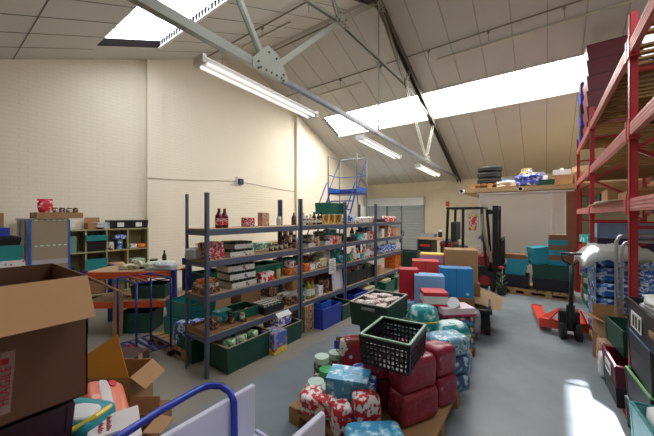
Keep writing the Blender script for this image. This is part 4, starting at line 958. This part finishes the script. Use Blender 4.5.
# black pallet truck with sheet and rolls at right of big boxes
t = thing('platform_truck', 'low dark flat truck beside the bright blue box, cardboard on it', 'trolley', (-.92, 5.62, 0), radians(8))
MB().b2(-.2, .2, -.75, .75, .36, .42).build('deck', m_blk, t, .01)
for y in (-.55, .55):
    for s in (-.15, .15): MB().rod((s-.03, y, .1), (s+.03, y, .1), .1, 18).build('wheel', m_rub, t)
for y in (-.6, 0, .6): MB().b2(-.17, .17, y-.03, y+.03, .1, .37).build('cross_member', m_blk, t)
MB().tube([(.17, -.7, .42), (.17, -.7, .46), (.17, .7, .46), (.17, .7, .42)], .018, 8).build('side_rail', m_steel, t)
t = thing('cardboard_sheet', 'large curled tan cardboard sheet overhanging the dark flat truck', 'cardboard', (-1.06, 5.35, .44), radians(0), None, 0, .0)
b = MB(); rows = []
for i in range(9):
    x = -.1+.62*i/8
    rows.append([b.bm.verts.new((x, y*(1-.05*i), .10-.13*(i/8)**2+.02*sin(y*3))) for y in (-.5, -.2, .2, .6)])
for A_, B_ in zip(rows, rows[1:]):
    for k in range(3): b.bm.faces.new((A_[k], B_[k], B_[k+1], A_[k+1]))
bmesh.ops.solidify(b.bm, geom=b.bm.faces[:], thickness=.006)
b.build('sheet', M('tan_sheet', (206, 176, 136), .8, 0, .06, 5), t, smooth=True)
MB().b2(-.11, -.09, -.45, .5, .02, .12).build('folded_edge', m_card2, t)
pack(.2, .3, .3, 'clear plastic bundle at the near end of the dark flat truck', (-.86, 4.74, .15), radians(20), M('clear_bundle', (150, 150, 150), .2), name='plastic_bag', cat='bag')
# goods at the near-left corner of front pallet
m_lidg = M('mint_lid', (206, 224, 208), .4); m_tubd = PM('tub_print', (60, 76, 60), (150, 160, 140), (90, 50, 40), 10); m_lg = M('green_lid', (80, 190, 110), .4)
for i, (u, v, z, lb, lid) in enumerate(((327, 369, .36, 'green-lidded tub at the front of the snack tub group', m_lg), (322, 356, .42, 'mint-lidded tub behind the bright green-lidded tub', m_lidg), (336, 352, .42, 'mint-lidded tub beside chocolate bag, rear right of tubs', m_lidg),
        (330, 386, .38, 'mint-lidded tub nearest the viewer in the snack tubs', m_lidg), (316, 381, .34, 'mint-lidded tub at the pallet edge, leftmost of tubs', m_lidg))):
    x, y = on(u, v, z); jar(.085, z-.148, lb, (x, y, .148), m_tubd, lid, name='snack_tub', cat='tub')
x, y = on(334, 352, .4)
t = carton(.26, .22, .2, 'small box with blue raised flap at the rear left pallet corner', (-1.72, 2.72, .148), radians(30), m_card2, open_=True, flaps=(None, None, None, None)); b = MB(); b.quad([(-.13, -.11, .2), (.13, -.11, .2), (.12, -.13, .34), (-.13, -.13, .36)], .004); b.build('blue_flap', m_bluep, t)
t = carton(.36, .16, .28, 'brown display box holding red snack bags by the green crate', (-1.62, 2.68, .148+.0), radians(40), m_card2, open_=True, flaps=(None, None, 80, None))
pack(.34, .12, .34, 'red and brown snack bag with white zigzag leaning in display box', (-1.5, 2.54, .27), radians(40), PM('snackbag', (160, 34, 40), (120, 70, 50), (226, 220, 214), 7, .3), name='crisp_bag', cat='bag')
p_sky = PM('sky_print', (70, 160, 200), (140, 206, 228), (226, 236, 238), 8, .4)
for (u, v, zt, w, d, h, rz, lb) in ((352, 352, .46, .3, .2, .16, .3, 'pale blue snack pack behind, beside the snack bag'), (349, 372, .50, .34, .24, .34, .35, 'largest pale blue box among the snack packs'), (368, 380, .46, .12, .2, .3, .4, 'slim blue pack touching the maroon packs')):
    x, y = on(u, v, zt); carton(w, d, h, lb, (x, y, .148), rz, p_sky if w > .2 else p_bluew, tape=False, name='food_carton')
carton(.3, .22, .14, 'pale carton beneath the rear blue snack pack', (-1.66, 2.36, .148), .3, p_ltin, tape=False)
p_rw = PM('red_white_pack', (206, 44, 50), (230, 216, 212), (240, 236, 232), 15, .35, cut=(0, .5, .56))
for (u, v, zt, w, d, h, rz, lb) in ((320, 392, .36, .3, .2, .16, .3, 'red and white packet lying at the left pallet edge'), (341, 404, .36, .15, .14, .22, .9, 'red and white upright pack in the middle of the front row'), (366, 394, .44, .2, .15, .3, .8, 'tallest red and white pack right of the front row')):
    x, y = on(u, v, zt); pack(w, d, h, lb, (x, y, .148 if h > .17 else .20), rz, p_rw, name='food_packet')
x, y = on(318, 400, .148); carton(.3, .2, .05, 'thin pink striped carton under the left red-white packet', (x-.03, y+.05, .148), .3, p_pinkc, tape=False)
x, y = on(375, 436, .3); pack(.4, .26, .18, 'blue floral pack at the very front edge of the pallet', (x, y, .148), .7, p_sky, name='food_packet')
# ================================================================= BACK OF ROOM
# forklift
t = thing('forklift_truck', 'black and red forklift truck parked before the white store room', 'forklift', (-1.45, 8.5, 0))
m_frd = M('forklift_red', (150, 36, 34), .4, .1); m_fg = M('forklift_green', (30, 52, 46), .5)
b = MB(); b.b2(-.7, .36, -.42, .42, .15, .62); b.b2(-.7, -.25, -.42, .42, .62, 1.0); b.build('chassis', m_blk, t, .04)
MB().b2(-.78, -.5, -.42, .42, .5, 1.15).build('counterweight', m_fg, t, .04)
for z in (.72, 1.0): MB().b2(-.785, -.495, -.425, .425, z, z+.1).build('red_stripe', m_frd, t, .01)
MB().b2(.1, .38, -.4, .4, .55, .85).build('red_cowl', m_frd, t, .04)
MB().b2(-.55, -.42, -.3, .3, 1.15, 1.65).build('seat_back', M('seat_dark', (40, 54, 52), .6), t, .04)
for (a, c) in (((-.62, -.42, .9), (-.58, -.4, 2.0)), ((-.62, .42, .9), (-.58, .4, 2.0)), ((.3, -.42, .6), (.2, -.4, 2.0)), ((.3, .42, .6), (.2, .4, 2.0)), ((-.22, -.42, 1.0), (-.22, -.4, 2.0))):
    MB().bar(a, c, .06, .06).build('cab_post', m_blk, t, .008)
b = MB(); 
for y in (-.4, .4): b.bar((-.6, y, 2.0), (.2, y, 2.0), .06, .05)
for x in (-.6, .2): b.bar((x, -.4, 2.0), (x, .4, 2.0), .06, .05)
for k in range(6): b.bar((-.5+k*.12, -.4, 2.01), (-.5+k*.12, .4, 2.01), .025, .03)
b.build('overhead_guard', m_blk, t)
MB().b2(-.2, .26, -.43, -.425, 1.05, 1.95).build('side_window', film('forklift_window', (180, 190, 200), .22, .1), t)
w_ = MB().b2(-.08, .1, -.44, -.432, 1.45, 1.85).build('red_poster', PM('posterp', (206, 70, 60), (230, 220, 214), (180, 190, 60), 12), t)
for (x, r) in ((-.48, .2), (.28, .24)):
    for s in (-.36, .36):
        w_ = MB().rod((x, s-.08, r), (x, s+.08, r), r, 22).build('wheel', m_rub, t); MB().rod((x, s-.09, r), (x, s+.09, r), r*.5, 16).build('wheel_hub', m_frd, w_)
for s in (-.26, .26):
    MB().b2(.42, .54, s-.05, s+.05, .08, 2.05).build('mast_channel', m_blk, t, .006)
    MB().b2(.45, .51, s-.04+.09*(-1 if s > 0 else 1), s+.04+.09*(-1 if s > 0 else 1), .1, 1.95).build('inner_mast', m_blk, t, .004)
    f = MB(); f.b2(.64, .68, s-.05, s+.05, .06, .6); f.b2(.64, .76, s-.05, s+.05, .16, .2); f.build('fork', m_blk, t, .006)
for z in (.3, 1.1, 1.95): MB().b2(.42, .54, -.26, .26, z, z+.1).build('mast_cross', m_blk, t)
MB().rod((.48, 0, .1), (.48, 0, 1.7), .04, 12).build('lift_ram', m_gal, t)
b = MB(); 
for y in (-.4, -.2, 0, .2, .4): b.b2(.58, .62, y-.02, y+.02, .5, 1.25)
b.b2(.58, .62, -.42, .42, 1.21, 1.27); b.b2(.58, .62, -.42, .42, .5, .6); b.build('load_backrest', m_blk, t)
MB().rod((.36, -.34, 1.9), (.36, -.1, 1.9), .06, 12).build('hose_reel', m_blk, t)
MB().tube([(.2, -.46, 1.85), (.25, -.48, 1.5), (.33, -.47, 1.1), (.42, -.44, .7)], .035, 8).build('hydraulic_hose', M('hose_beige', (150, 140, 118), .5), t)
MB().rod((-.62, -.3, 2.05), (-.62, -.3, 2.18), .05, 12).build('beacon', M('beacon_red', (210, 70, 60), .3), t)
MB().rod((.3, 0, .9), (.12, 0, 1.25), .025, 8).build('steering_column', m_blk, t); MB().tube([(.12+.05*cos(a), .17*sin(a), 1.27+.05*cos(a)) for a in [k*pi/8 for k in range(16)]], .015, 6, True).build('steering_wheel', m_blk, t)
# boxes before forklift
carton(.5, .4, .4, 'brown carton low beside the forklift front wheel', (-1.95, 7.6, .002), .1, m_card)
for i in range(3): crate(.5, .4, .28, m_green, ('lowest', 'middle', 'uppermost')[i]+' dark green crate stacked behind the red boxes', (-3.0, 7.9, .002+.285*i), .1)
# rear bench and hand truck
t = thing('work_bench', 'plain wood-topped bench with dark cupboard near the roller shutter', 'bench', (-3.2, 10.9, 0))
MB().b2(-.55, .6, -.35, .35, .97, 1.04).build('bench_top', m_chip, t); MB().b2(-.5, -.0, -.33, .33, .1, .95).build('dark_cupboard', m_blk, t, .01)
MB().b2(-.4, -.05, -.34, -.33, .72, .8).build('red_label', m_red, t)
for x in (-.5, .55):
    for y in (-.3, .3): MB().b2(x-.03, x+.03, y-.03, y+.03, 0, .97).build('leg', m_steel, t)
carton(.3, .3, .3, 'pale carton on the floor under the rear wood bench', (-2.9, 10.9, .002), 0, p_ltin, tape=False)
crate(.5, .3, .12, M('grey_tray', (150, 156, 160), .4), 'grey tray on the left of the rear wood bench', (-3.4, 10.85, 1.042), 0, name='plastic_tray', cat='tray')
jar(.07, .26, 'small dark kettle-like jug on the rear wood bench', (-3.0, 10.9, 1.042), m_blk, capW, name='jug', cat='jug')
def palletjack(loc, rz, label, hm=None, lean=0):
    t = thing('pallet_truck', label, 'pallet truck', loc, rz)
    m = M('jack_red', (222, 74, 54), .4, .1, .1)
    for s in (-1, 1):
        f = MB(); f.b2(s*.27-.08, s*.27+.08, .25, 1.3, .07, .12); f.quad([(s*.27-.08, 1.3, .12), (s*.27+.08, 1.3, .12), (s*.27+.05, 1.42, .06), (s*.27-.05, 1.42, .06)], .02); o = f.build('fork', m, t, .006)
        MB().rod((s*.27-.05, 1.12, .04), (s*.27+.05, 1.12, .04), .04, 12).build('load_roller', m_blk, o)
        b = MB(); b.quad([(s*.27, .28, .1), (s*.27, .62, .12), (s*.12, .1, .42), (s*.12, .02, .42)], .012); b.build('frame_gusset', m, t)
        w_ = MB().rod((s*.09-.035, 0, .115), (s*.09+.035, 0, .115), .115, 22).build('steer_wheel', m_rub, t); MB().rod((s*.09-.035, 0, .1), (s*.09+.035, 0, .1), .045, 14).build('wheel_hub', m_frd, w_)
    MB().b2(-.35, .35, .2, .3, .06, .2).build('pump_frame', m, t, .01); MB().b2(-.12, .12, .04, .2, .18, .4).build('pump_block', m_blk, t, .02)
    MB().rod((0, 0, .16), (0, 0, .5), .05, 14).build('pump_cylinder', m_blk, t)
    MB().tube([(0, 0, .45), (0, -.04, .6), (0, -.1-lean, 1.12)], .028, 8).build('handle_shaft', m_blk, t, smooth=True)
    hh = (0, -.1-lean, 1.12)
    MB().tube([(0, hh[1], 1.1), (-.1, hh[1], 1.16), (-.13, hh[1], 1.26), (.13, hh[1], 1.26), (.1, hh[1], 1.16), (0, hh[1], 1.1)], .018, 8).build('handle_loop', m_blk, t, smooth=True)
    return t
palletjack((.30, 5.6, 0), radians(7), 'red pallet truck with black handle, forks toward the back wall')
t = palletjack((-3.95, 9.6, 0), radians(20), 'black-handled pallet truck far back before the roller shutter')
# pallets before the store room
wpallet(.7, .8, 'left wooden pallet against the white store room panel', (-.60, 8.5, 0)); wpallet(.9, .8, 'right wooden pallet against the white store room panel', (.06, 8.98-.5, 0))
crate(.5, .5, .28, m_blk, 'black crate lowest on the left store pallet', (-.55, 8.42, .142), 0)
m_tb = M('teal_box', (40, 150, 166), .45, 0, .1)
for i in range(3): carton(.42, .36, .12, ('lowest', 'middle', 'upper')[i]+' teal carton above black crate on the left store pallet', (-.57+.02*i, 8.42, .425+.122*i), .05*i, m_tb, tape=False)
carton(.42, .36, .1, 'brown carton topping the left store pallet pile', (-.56, 8.42, .795), 0, m_card2)
crate(.66, .5, .26, m_blk, 'wide black crate lowest on the right store pallet', (.1, 8.45, .142), 0, vent=False)
crate(.66, .5, .3, m_green, 'wide dark green crate above black crate, right store pallet', (.1, 8.45, .405), 0)
for i in range(3): carton(.36, .36, .12, ('lowest', 'middle', 'upper')[i]+' askew teal carton left on the green crate, store pallet', (-.12+.02*i-.03*(i == 2), 8.45, .71+.13*i), .25+.1*i, m_tb, tape=False, ry=-.12)
for i in range(6): carton(.34, .34, .11, ('first', 'second', 'third', 'fourth', 'fifth', 'sixth')[i]+' carton up in the tall teal-brown column, store pallet', (.22+.01*(i % 2), 8.45, .71+.112*i), .04*(i % 3), (m_tb, m_card2)[i % 2], tape=False)
t = thing('potted_plant', 'small potted plant with pink flower between forklift and store pallets', 'plant', (-.80, 7.85, 0))
MB().lathe([(.08, 0), (.11, .18), (.1, .18)], 14).build('pot', m_blk, t)
b = MB()
for k in range(16):
    a = k*2.4; r = .05+.1*(k % 4)/4; z = .2+.3*k/16
    b.quad([(0, 0, z-.06), (cos(a)*r+.02*sin(a), sin(a)*r-.02*cos(a), z), (cos(a)*(r+.08), sin(a)*(r+.08), z+.03), (cos(a)*r-.02*sin(a), sin(a)*r+.02*cos(a), z)], .002)
b.rod((0, 0, .1), (0, 0, .6), .008, 5); b.build('foliage', M('leaf_green', (60, 96, 60), .5), t)
MB().pillow((0, 0, .62), (.12, .1, .07), p=2.2, n=3, jit=.01).build('flower_head', M('flower_pink', (214, 60, 84), .5), t)
# deck goods above store room
DZ = 2.582
wpallet(1.0, .8, 'wooden pallet lying on the store room deck under tyres', (-1.25, 9.85, DZ))
for k in range(3):
    t = thing('tyre', ('bottom', 'middle', 'top')[k]+' black tyre in the stack on the store room deck', 'tyre', (-1.32+.01*k, 9.85, DZ+.142+.17*k))
    MB().lathe([(.19, .02), (.28, .0), (.315, .04), (.32, .085), (.315, .13), (.28, .17), (.19, .15), (.18, .085)], 28).build('tyre_body', m_rub, t, smooth=True)
    for j in (-1, 1): MB().tube([(.322*cos(a), .322*sin(a), .085+j*.03) for a in [q*pi/14 for q in range(28)]], .006, 4, True).build('tread_groove', m_blk, t)
pack(.7, .4, .16, 'crumpled white sheeting bundle in the middle of deck', (-.75, 9.65, DZ+.01), .1, M('white_bundle', (206, 198, 180), .7), name='plastic_bag', cat='bag', jit=.03)
pack(.6, .4, .3, 'large blue and white checked bag on the store room deck', (-.36, 9.6, DZ+.01), -.15, PM('bluebag', (50, 60, 150), (90, 100, 180), (206, 210, 226), 9), name='shopping_bag', cat='bag', jit=.02)
MB_ = [(-.95, 10.2, .3, .3, m_lb, 'pale blue tall carton behind tyres on the deck'), (-.4, 10.1, .4, .42, p_ltin, 'pale printed carton behind the blue bag on deck'), (-.1, 10.0, .3, .3, p_white, 'white printed carton right of the blue bag on deck'),
       (.18, 9.9, .3, .14, m_card, 'low brown carton in the middle right of the deck')]
for x, y, w, h, m, lb in MB_: carton(w, .3, h, lb, (x, y, DZ), .1, m, tape=False)
carton(.22, .2, .12, 'yellow and white carton stacked high above blue bag, deck', (-.42, 10.1, DZ+.425), .3, p_yel, tape=False)
carton(.2, .2, .1, 'grey carton beside the yellow carton stacked on deck', (-.1, 10.0, DZ+.302), .1, m_gal, tape=False)
crate(.34, .3, .14, m_green, 'dark green crate at the front edge of deck', (.02, 9.55, DZ), 0)
carton(.34, .3, .24, 'brown carton under a white lid box, deck right', (.36, 9.6, DZ), 0, m_card)
t = carton(.36, .3, .13, 'white lidded tub on brown carton, deck right', (.34, 9.6, DZ+.245), 0, m_white, tape=False, name='plastic_tub', cat='tub'); MB().b2(-.04, .04, -.03, .03, .13, .18).build('knob', m_white, t)
carton(.4, .3, .3, 'plain brown carton beside rack posts on the deck', (.78, 9.7, DZ), .1, m_card)
carton(.3, .3, .14, 'small tan carton stacked on plain carton by rack, deck', (.74, 9.7, DZ+.305), .3, m_chip)
# ================================================================= RED PALLET RACKING
RX0, RX1 = .61, 1.71; RY = [.5, 3.78, 6.65, 9.72-.5]; RLZ = [1.9, 2.57, 3.3]; RH = 3.62
RY[3] = 9.24
t = thing('pallet_rack', 'tall red pallet racking filling the right side of the room', 'racking', (RX0, 0, 0))
m_dk = M('deck_timber', (140, 108, 62), .85, 0, .2, 12)
for y in RY:
    for x in (0, 1.1):
        b = MB(); b.b2(x-.0, x+.055, y-.036, y-.03, 0, RH); b.b2(x-.0, x+.055, y+.03, y+.036, 0, RH); b.b2(x-.0, x+.006, y-.036, y+.036, 0, RH) if x == 0 else b.b2(x+.049, x+.055, y-.036, y+.036, 0, RH)
        o = b.build('upright', m_red, t)
        MB().b2(x-.03, x+.1, y-.08, y+.08, 0, .012).build('foot_plate', m_red, o)
    zz = [.15, .95, 1.7, 2.4, 3.1, 3.55]
    for i in range(5):
        a, c = ((.04, y, zz[i]), (1.13, y, zz[i+1])) if i % 2 else ((1.13, y, zz[i]), (.04, y, zz[i+1]))
        MB().bar(a, c, .04, .03).build('diagonal_brace', m_red, t)
    for z in (.15, 1.7, 3.1): MB().bar((.04, y, z), (1.13, y, z), .04, .03).build('cross_brace', m_red, t)
for y0, y1 in zip(RY, RY[1:]):
    for z in RLZ:
        for x in (-.005, 1.125):
            b = MB(); b.b2(x, x+.045, y0+.05, y1-.05, z-.055, z+.055)
            for q in (-.03, 0, .03): b.b2(x-.004, x, y0+.05, y1-.05, z+q-.008, z+q+.004)
            o = b.build('beam', m_pink, t, .002)
            for ye in (y0+.05, y1-.05): MB().b2(x-.008, x+.06, ye-.03, ye+.03, z-.09, z+.09).build('beam_end_plate', m_red, o)
        b = MB(); y = y0+.1; k = 0
        while y < y1-.1:
            b.b2(.045, 1.12, y-.035, y+.035, z+.03, z+.052); y += .15; k += 1
        b.build('slatted_deck', m_dk, t)
# loads on the rack
for k in range(6):
    crate(.98, .7, .3, M('deep_red_plastic', (104, 24, 34), .45), ('lowest', 'second', 'third', 'fourth', 'fifth', 'topmost')[k]+' crate in the tall dark red stack on the racking', (1.16, 8.15, 3.356+.303*k), 0, rim=M('dark_red_rim', (70, 18, 26), .5))
for k in range(6): crate(.26, .4, .24, (m_bluep, M('navy_cr', (34, 40, 90), .4), m_bluep, m_blk, m_bluep, M('navy_cr', (34, 40, 90), .4))[k], ('lowest', 'second', 'third', 'fourth', 'fifth', 'topmost')[k]+' crate in narrow blue-black stack beyond the dark red stack', (.78, 9.0, 3.356+.243*k), 0)
for k in range(3): crate(.5, .5, .2, m_bluep, ('lowest', 'middle', 'top')[k]+' blue crate on top of racking by the near upright', (1.1, 4.35, 3.356+.203*k), 0)
for k, (y, L, z, lb) in enumerate(((5.6, 2.2, 3.362, 'long dark plank lying along the top rack beam'), (5.3, 1.6, 3.40, 'second dark plank stacked on the long rack plank'))):
    t = thing('timber_plank', lb, 'plank', (.72+.03*k, y, z)); MB().b2(-.1, .1, -L/2, L/2, 0, .036).build('plank_body', M('dark_plank', (92, 70, 52), .8, 0, .2), t, .003)
    MB().b2(-.1, .1, -L/2-.004, -L/2, .002, .034).build('sawn_end', m_wood, t)
for k, (y, z, lb) in enumerate(((4.5, 2.63, 'black rolled netting along middle rack beam, near'), (5.9, 2.63, 'black rolled netting along middle rack beam, farther'), (2.4, 1.96, 'black rolled netting on lowest rack beam by the near upright'), (7.9, 2.63, 'black rolled netting on the middle rack beam of far bay'))):
    t = thing('netting_roll', lb, 'netting', (.78, y, z)); b = MB()
    b.tube([(.03*sin(q*1.3), -.6+q*.1, .05+.015*sin(q*2.1)) for q in range(13)], .055, 7); b.build('roll', m_blk, t, smooth=True)
    for q in (-.35, .35): MB().tube([(.06*cos(a), q, .05+.062*sin(a)) for a in [w*pi/6 for w in range(12)]], .006, 4, True).build('tie', m_gal, t)
t = thing('cardboard_sheet', 'pale cardboard sheet overhanging the lowest rack beam', 'cardboard', (.72, 5.0, 1.962), 0, None, 0, 0)
b = MB(); b.quad([(-.22, -1.0, -.01), (.3, -1.1, .01), (.3, 1.2, .01), (-.16, 1.3, .0)], .008); b.build('sheet', M('pale_card', (206, 180, 146), .7), t); MB().quad([(-.2, -.2, .012), (.1, -.3, .012), (.12, .6, .014), (-.18, .5, .014)], .006).build('torn_piece', m_white, t)
for k, (y, z, w, h, m, lb) in enumerate(((7.6, 1.957, .7, .32, m_card, 'brown carton in the far bay of lowest rack level'), (8.5, 1.957, .6, .3, m_green, 'green carton in the far bay, lowest rack level'), (6.0, 1.957, .6, .18, m_card2, 'flat brown carton in middle bay of lowest rack level'),
        (7.5, 2.627, .8, .4, m_card2, 'dark brown carton in far bay, middle rack level'), (5.2, 2.627, .8, .35, m_card2, 'dark brown carton in middle bay, middle rack level'), (2.8, 2.627, .8, .35, m_card, 'brown carton in near bay, middle rack level'), (8.5, 2.627, .6, .35, m_blk, 'black carton at the far end of middle rack level'),
        (5.9, 3.357, .7, .3, m_card2, 'brown carton on top rack level behind the planks'), (2.6, 1.957, .8, .3, m_card, 'brown carton in near bay of lowest rack level'))):
    carton(w, .8, h, lb, (1.3, y, z), RZ, m)
# pallets of wrapped goods beneath the racking
wpallet(1.0, 1.1, 'wooden pallet beneath the column of wrapped blue water packs', (1.02, 5.75, 0))
p_wat = PM('water_print', (36, 78, 150), (90, 140, 200), (190, 206, 226), 11, .2); 
for k in range(6):
    for j, (y, nm) in enumerate(((5.42, 'near'), (5.86, 'far'))):
        t = pack(.46, .42, .2, '%s water pack, layer %s of the blue wrapped column' % (nm, ('one', 'two', 'three', 'four', 'five', 'six')[k]), (.76, y, .142+.2*k), RZ*0, p_wat, None, name='water_pack', cat='water pack', p=7, jit=.01)
        MB().pillow((0, 0, .1), (.465, .425, .03), p=8, n=3).build('shrink_band', M('shrink', (150, 176, 214), .15), t, smooth=True)
t = thing('plastic_drape', 'crumpled white plastic sheet draped over the blue water packs', 'plastic sheet', (.80, 5.64, 1.345))
b = MB(); N = 16; rows = []
for i in range(N+1):
    r_ = []
    for j in range(N+1):
        x = -.40+.8*i/N; y = -.56+1.1*j/N
        ex = max(0, abs(x)-.245); ey = max(0, abs(y)-.44)
        z = .035+.02*sin(i*1.7)*cos(j*1.3)+.012*sin(i*3.1+j)-1.2*(ex+ey)
        r_.append(b.bm.verts.new((x-.03*(1 if x < -.2 else 0), y, z)))
    rows.append(r_)
for i in range(N):
    for j in range(N): b.bm.faces.new((rows[i][j], rows[i+1][j], rows[i+1][j+1], rows[i][j+1]))
bmesh.ops.solidify(b.bm, geom=b.bm.faces[:], thickness=.003)
b.build('sheet', M('white_film', (226, 226, 220), .3), t, smooth=True)
MB().quad([(-.27, -.46, -.02), (-.27, .46, -.02), (-.262, .46, -1.15), (-.262, -.46, -1.15)], .002).build('side_wrap', film('milky_wrap', (196, 206, 216), .6, .15), t)
# light blue crates on a rear pile
wpallet(1.0, 1.2, 'wooden pallet beneath the pale blue carton pile, under the racking', (1.18, 7.2, 0))
m_pb = M('pale_blue_crate', (132, 160, 196), .35, 0, .08)
for k in range(4): carton(.9, .84, .32, ('lowest', 'second', 'third', 'fourth')[k]+' wrapped dark carton layer under the pale blue cartons', (1.16, 7.16, .142+.322*k), 0, M('dark_wrap', (50, 44, 72), .3) if k == 3 else p_bluew, tape=False)
for k in range(2):
    for j in range(2): carton(.44, .40, .25, '%s pale blue carton of the %s pair on wrapped pile' % (('left', 'right')[k], ('near', 'far')[j]), (.93+.46*k, 6.95+.42*j, 1.432), 0, m_pb)
# leaning trays stack between store and water
for k in range(7): crate(.42, .5, .09, (m_teal, m_white, m_teal, m_green, M('beige_tray', (196, 184, 160), .5), m_teal, m_bluep)[k], ('lowest', 'second', 'third', 'fourth', 'fifth', 'sixth', 'topmost')[k]+' tray in the leaning teal and beige stack under the racking', (.86, 7.9+.02*k-.0, .02+.105*k), 0, name='plastic_tray', cat='tray', rx=-.12)
for k, (m, lb) in enumerate(((m_card, 'plain brown'), (m_card2, 'dark brown'), (p_ltin, 'pale printed'), (m_card, 'small brown'), (m_red, 'red'), (p_teal, 'teal printed'))):
    carton(.42, .4, .26-.02*k, lb+' carton in the mixed pile beside the store room end board', (.86+.02*(k % 2), 8.62, .002+.245*k), .06*k, m, tape=False)
# sack trolley
t = thing('sack_trolley', 'silver tubular hand trolley with nested hoops beside the red upright', 'trolley', (.86, 4.86, 0))
for (o, z1) in ((0, 1.58), (.1, 1.5)):
    MB().tube([(-.18+o*.6, o, .1), (-.18+o*.6, o, z1-.08), (-.15+o*.6, o, z1-.02), (-.1+o*.6, o, z1), (.3, o, z1), (.36, o, z1-.05), (.38, o, z1-.12), (.38, o, .1)], .018, 8).build('tube_hoop', m_chrome, t, smooth=True)
for z in (.4, .8, 1.2): MB().rod((-.18, 0, z), (.38, 0, z), .012, 8).build('cross_bar', m_chrome, t)
MB().b2(-.16, .36, -.22, 0, .02, .035).build('toe_plate', m_gal, t)
for s in (-.16, .36): MB().rod((s-.03, .12, .1), (s+.03, .12, .1), .1, 18).build('wheel', m_rub, t)
# near right heap
crate(.42, .5, .19, m_blk, 'black crate on the floor under the maroon crate, right heap', (.74, 4.12, .002), .05)
t = crate(.44, .54, .2, m_maroon, 'maroon crate with white label at the aisle side of right heap', (.74, 4.12, .196), .05, rim=M('mar_rim', (150, 50, 70), .4))
MB().b2(-.232, -.226, -.12, .1, .04, .15).build('white_label', m_white, t); MB().b2(-.235, -.232, -.09, .07, .08, .1).build('print_line', m_blk, t)
t = crate(.5, .52, .26, m_green, 'dark green crate stuffed with bottles in the right heap', (.84, 4.38, .40), .12)
for k in range(4): bottle(.035, .24, 'clear bottle lying out of the green crate, right heap', (.72+.07*k, 4.16+.04*k, .56), M('clear_pet', (190, 200, 196), .15), (capG, capW, capR, capG)[k], p_green, group='bottles in the right-hand green crate', rx=1.0)
crate(.42, .5, .25, m_blk, 'black mesh crate lowest in the near right stack on the floor', (.80, 3.36, .002), .1, vent=True)
crate(.42, .54, .24, m_blk, 'black crate with lime green rim in the near right stack', (.80, 3.36, .256), .08, rim=M('lime_rim', (120, 180, 110), .4))
crate(.44, .56, .33, M('charcoal_plastic', (40, 40, 46), .4), 'tall charcoal crate with blue rim in the near right stack', (.82, 3.36, .502), .04, rim=M('blue_rim', (60, 120, 180), .4))
t = crate(.52, .78, .26, m_blk, 'large black crate with white label topping near right stack', (.85, 3.24, .838), .04)
MB().b2(-.268, -.262, -.02, .24, .06, .19).build('white_label', m_white, t)
b = MB()
for q in (.0, .08, .15): b.b2(-.271, -.268, q, q+.035, .08, .17)
b.build('label_print', m_blk, t)
MB().b2(-.27, -.262, -.3, -.2, .12, .16).build('small_sticker', m_card, t)
pack(.42, .5, .16, 'white plastic bag lying in the large labelled black crate', (.88, 3.34, 1.0), .2, m_white, name='plastic_bag', cat='bag', jit=.02)
carton(.2, .2, .26, 'yellow printed carton standing in the large labelled black crate', (.90, 2.98, .85), .1, p_yel, tape=False, name='food_carton')
carton(.34, .3, .2, 'open brown carton with splayed flaps before the water column', (.70, 5.02, .33), .3, m_card, open_=True, flaps=(30, 60, 80, 20))
carton(.34, .3, .32, 'lower brown carton propping the open carton before water column', (.70, 5.02, .002), .3, m_card2)
pack(.16, .2, .34, 'brown and red packet squeezed beside the right green crate', (.58, 4.76, .002), 0, p_pinkc, name='food_packet')
pack(.14, .18, .26, 'small white plastic bag on the floor by the right heap', (.56, 4.54, .002), 0, m_white, name='plastic_bag', cat='bag')
crate(.4, .5, .2, m_blk, 'black mesh crate below the cyan tub, right foreground', (.72, 2.74, .002), .1, vent=True)
t = crate(.38, .46, .3, M('cyan_tub', (140, 216, 222), .3), 'pale cyan tub at the edge of the sunlit floor, right foreground', (.70, 2.72, .206), .1, rim=m_teal)
pack(.3, .38, .22, 'white bag filling the pale cyan tub', (.70, 2.72, .32), .1, m_white, name='plastic_bag', cat='bag')
# ================================================================= CAMERA, LIGHT
cd = bpy.data.cameras.new('camera'); cam = bpy.data.objects.new('camera', cd); COL.objects.link(cam)
cam.location = (0, 0, EYE); cam.rotation_euler = (pi/2, 0, YAW)
cd.sensor_width = 36; cd.lens = 36*FL/654; cd.shift_y = -2/654; cd.clip_start = .02
SC.camera = cam
w = bpy.data.worlds.new('world'); SC.world = w; w.use_nodes = True
bg = w.node_tree.nodes['Background']; bg.inputs[0].default_value = (.72, .85, 1, 1); bg.inputs[1].default_value = 9
sd = bpy.data.lights.new('sun', 'SUN'); sun = bpy.data.objects.new('sun', sd); COL.objects.link(sun)
sd.energy = 26; sd.angle = radians(2.5); sd.color = (.82, .91, 1)
sun.rotation_euler = Vector((0.0, .74, .673)).to_track_quat('Z', 'Y').to_euler()
vs = SC.view_settings; SC.display_settings.display_device = 'sRGB'
vs.view_transform = 'Standard'; vs.look = 'None'; vs.gamma = 1; vs.use_curve_mapping = False; vs.exposure = .2
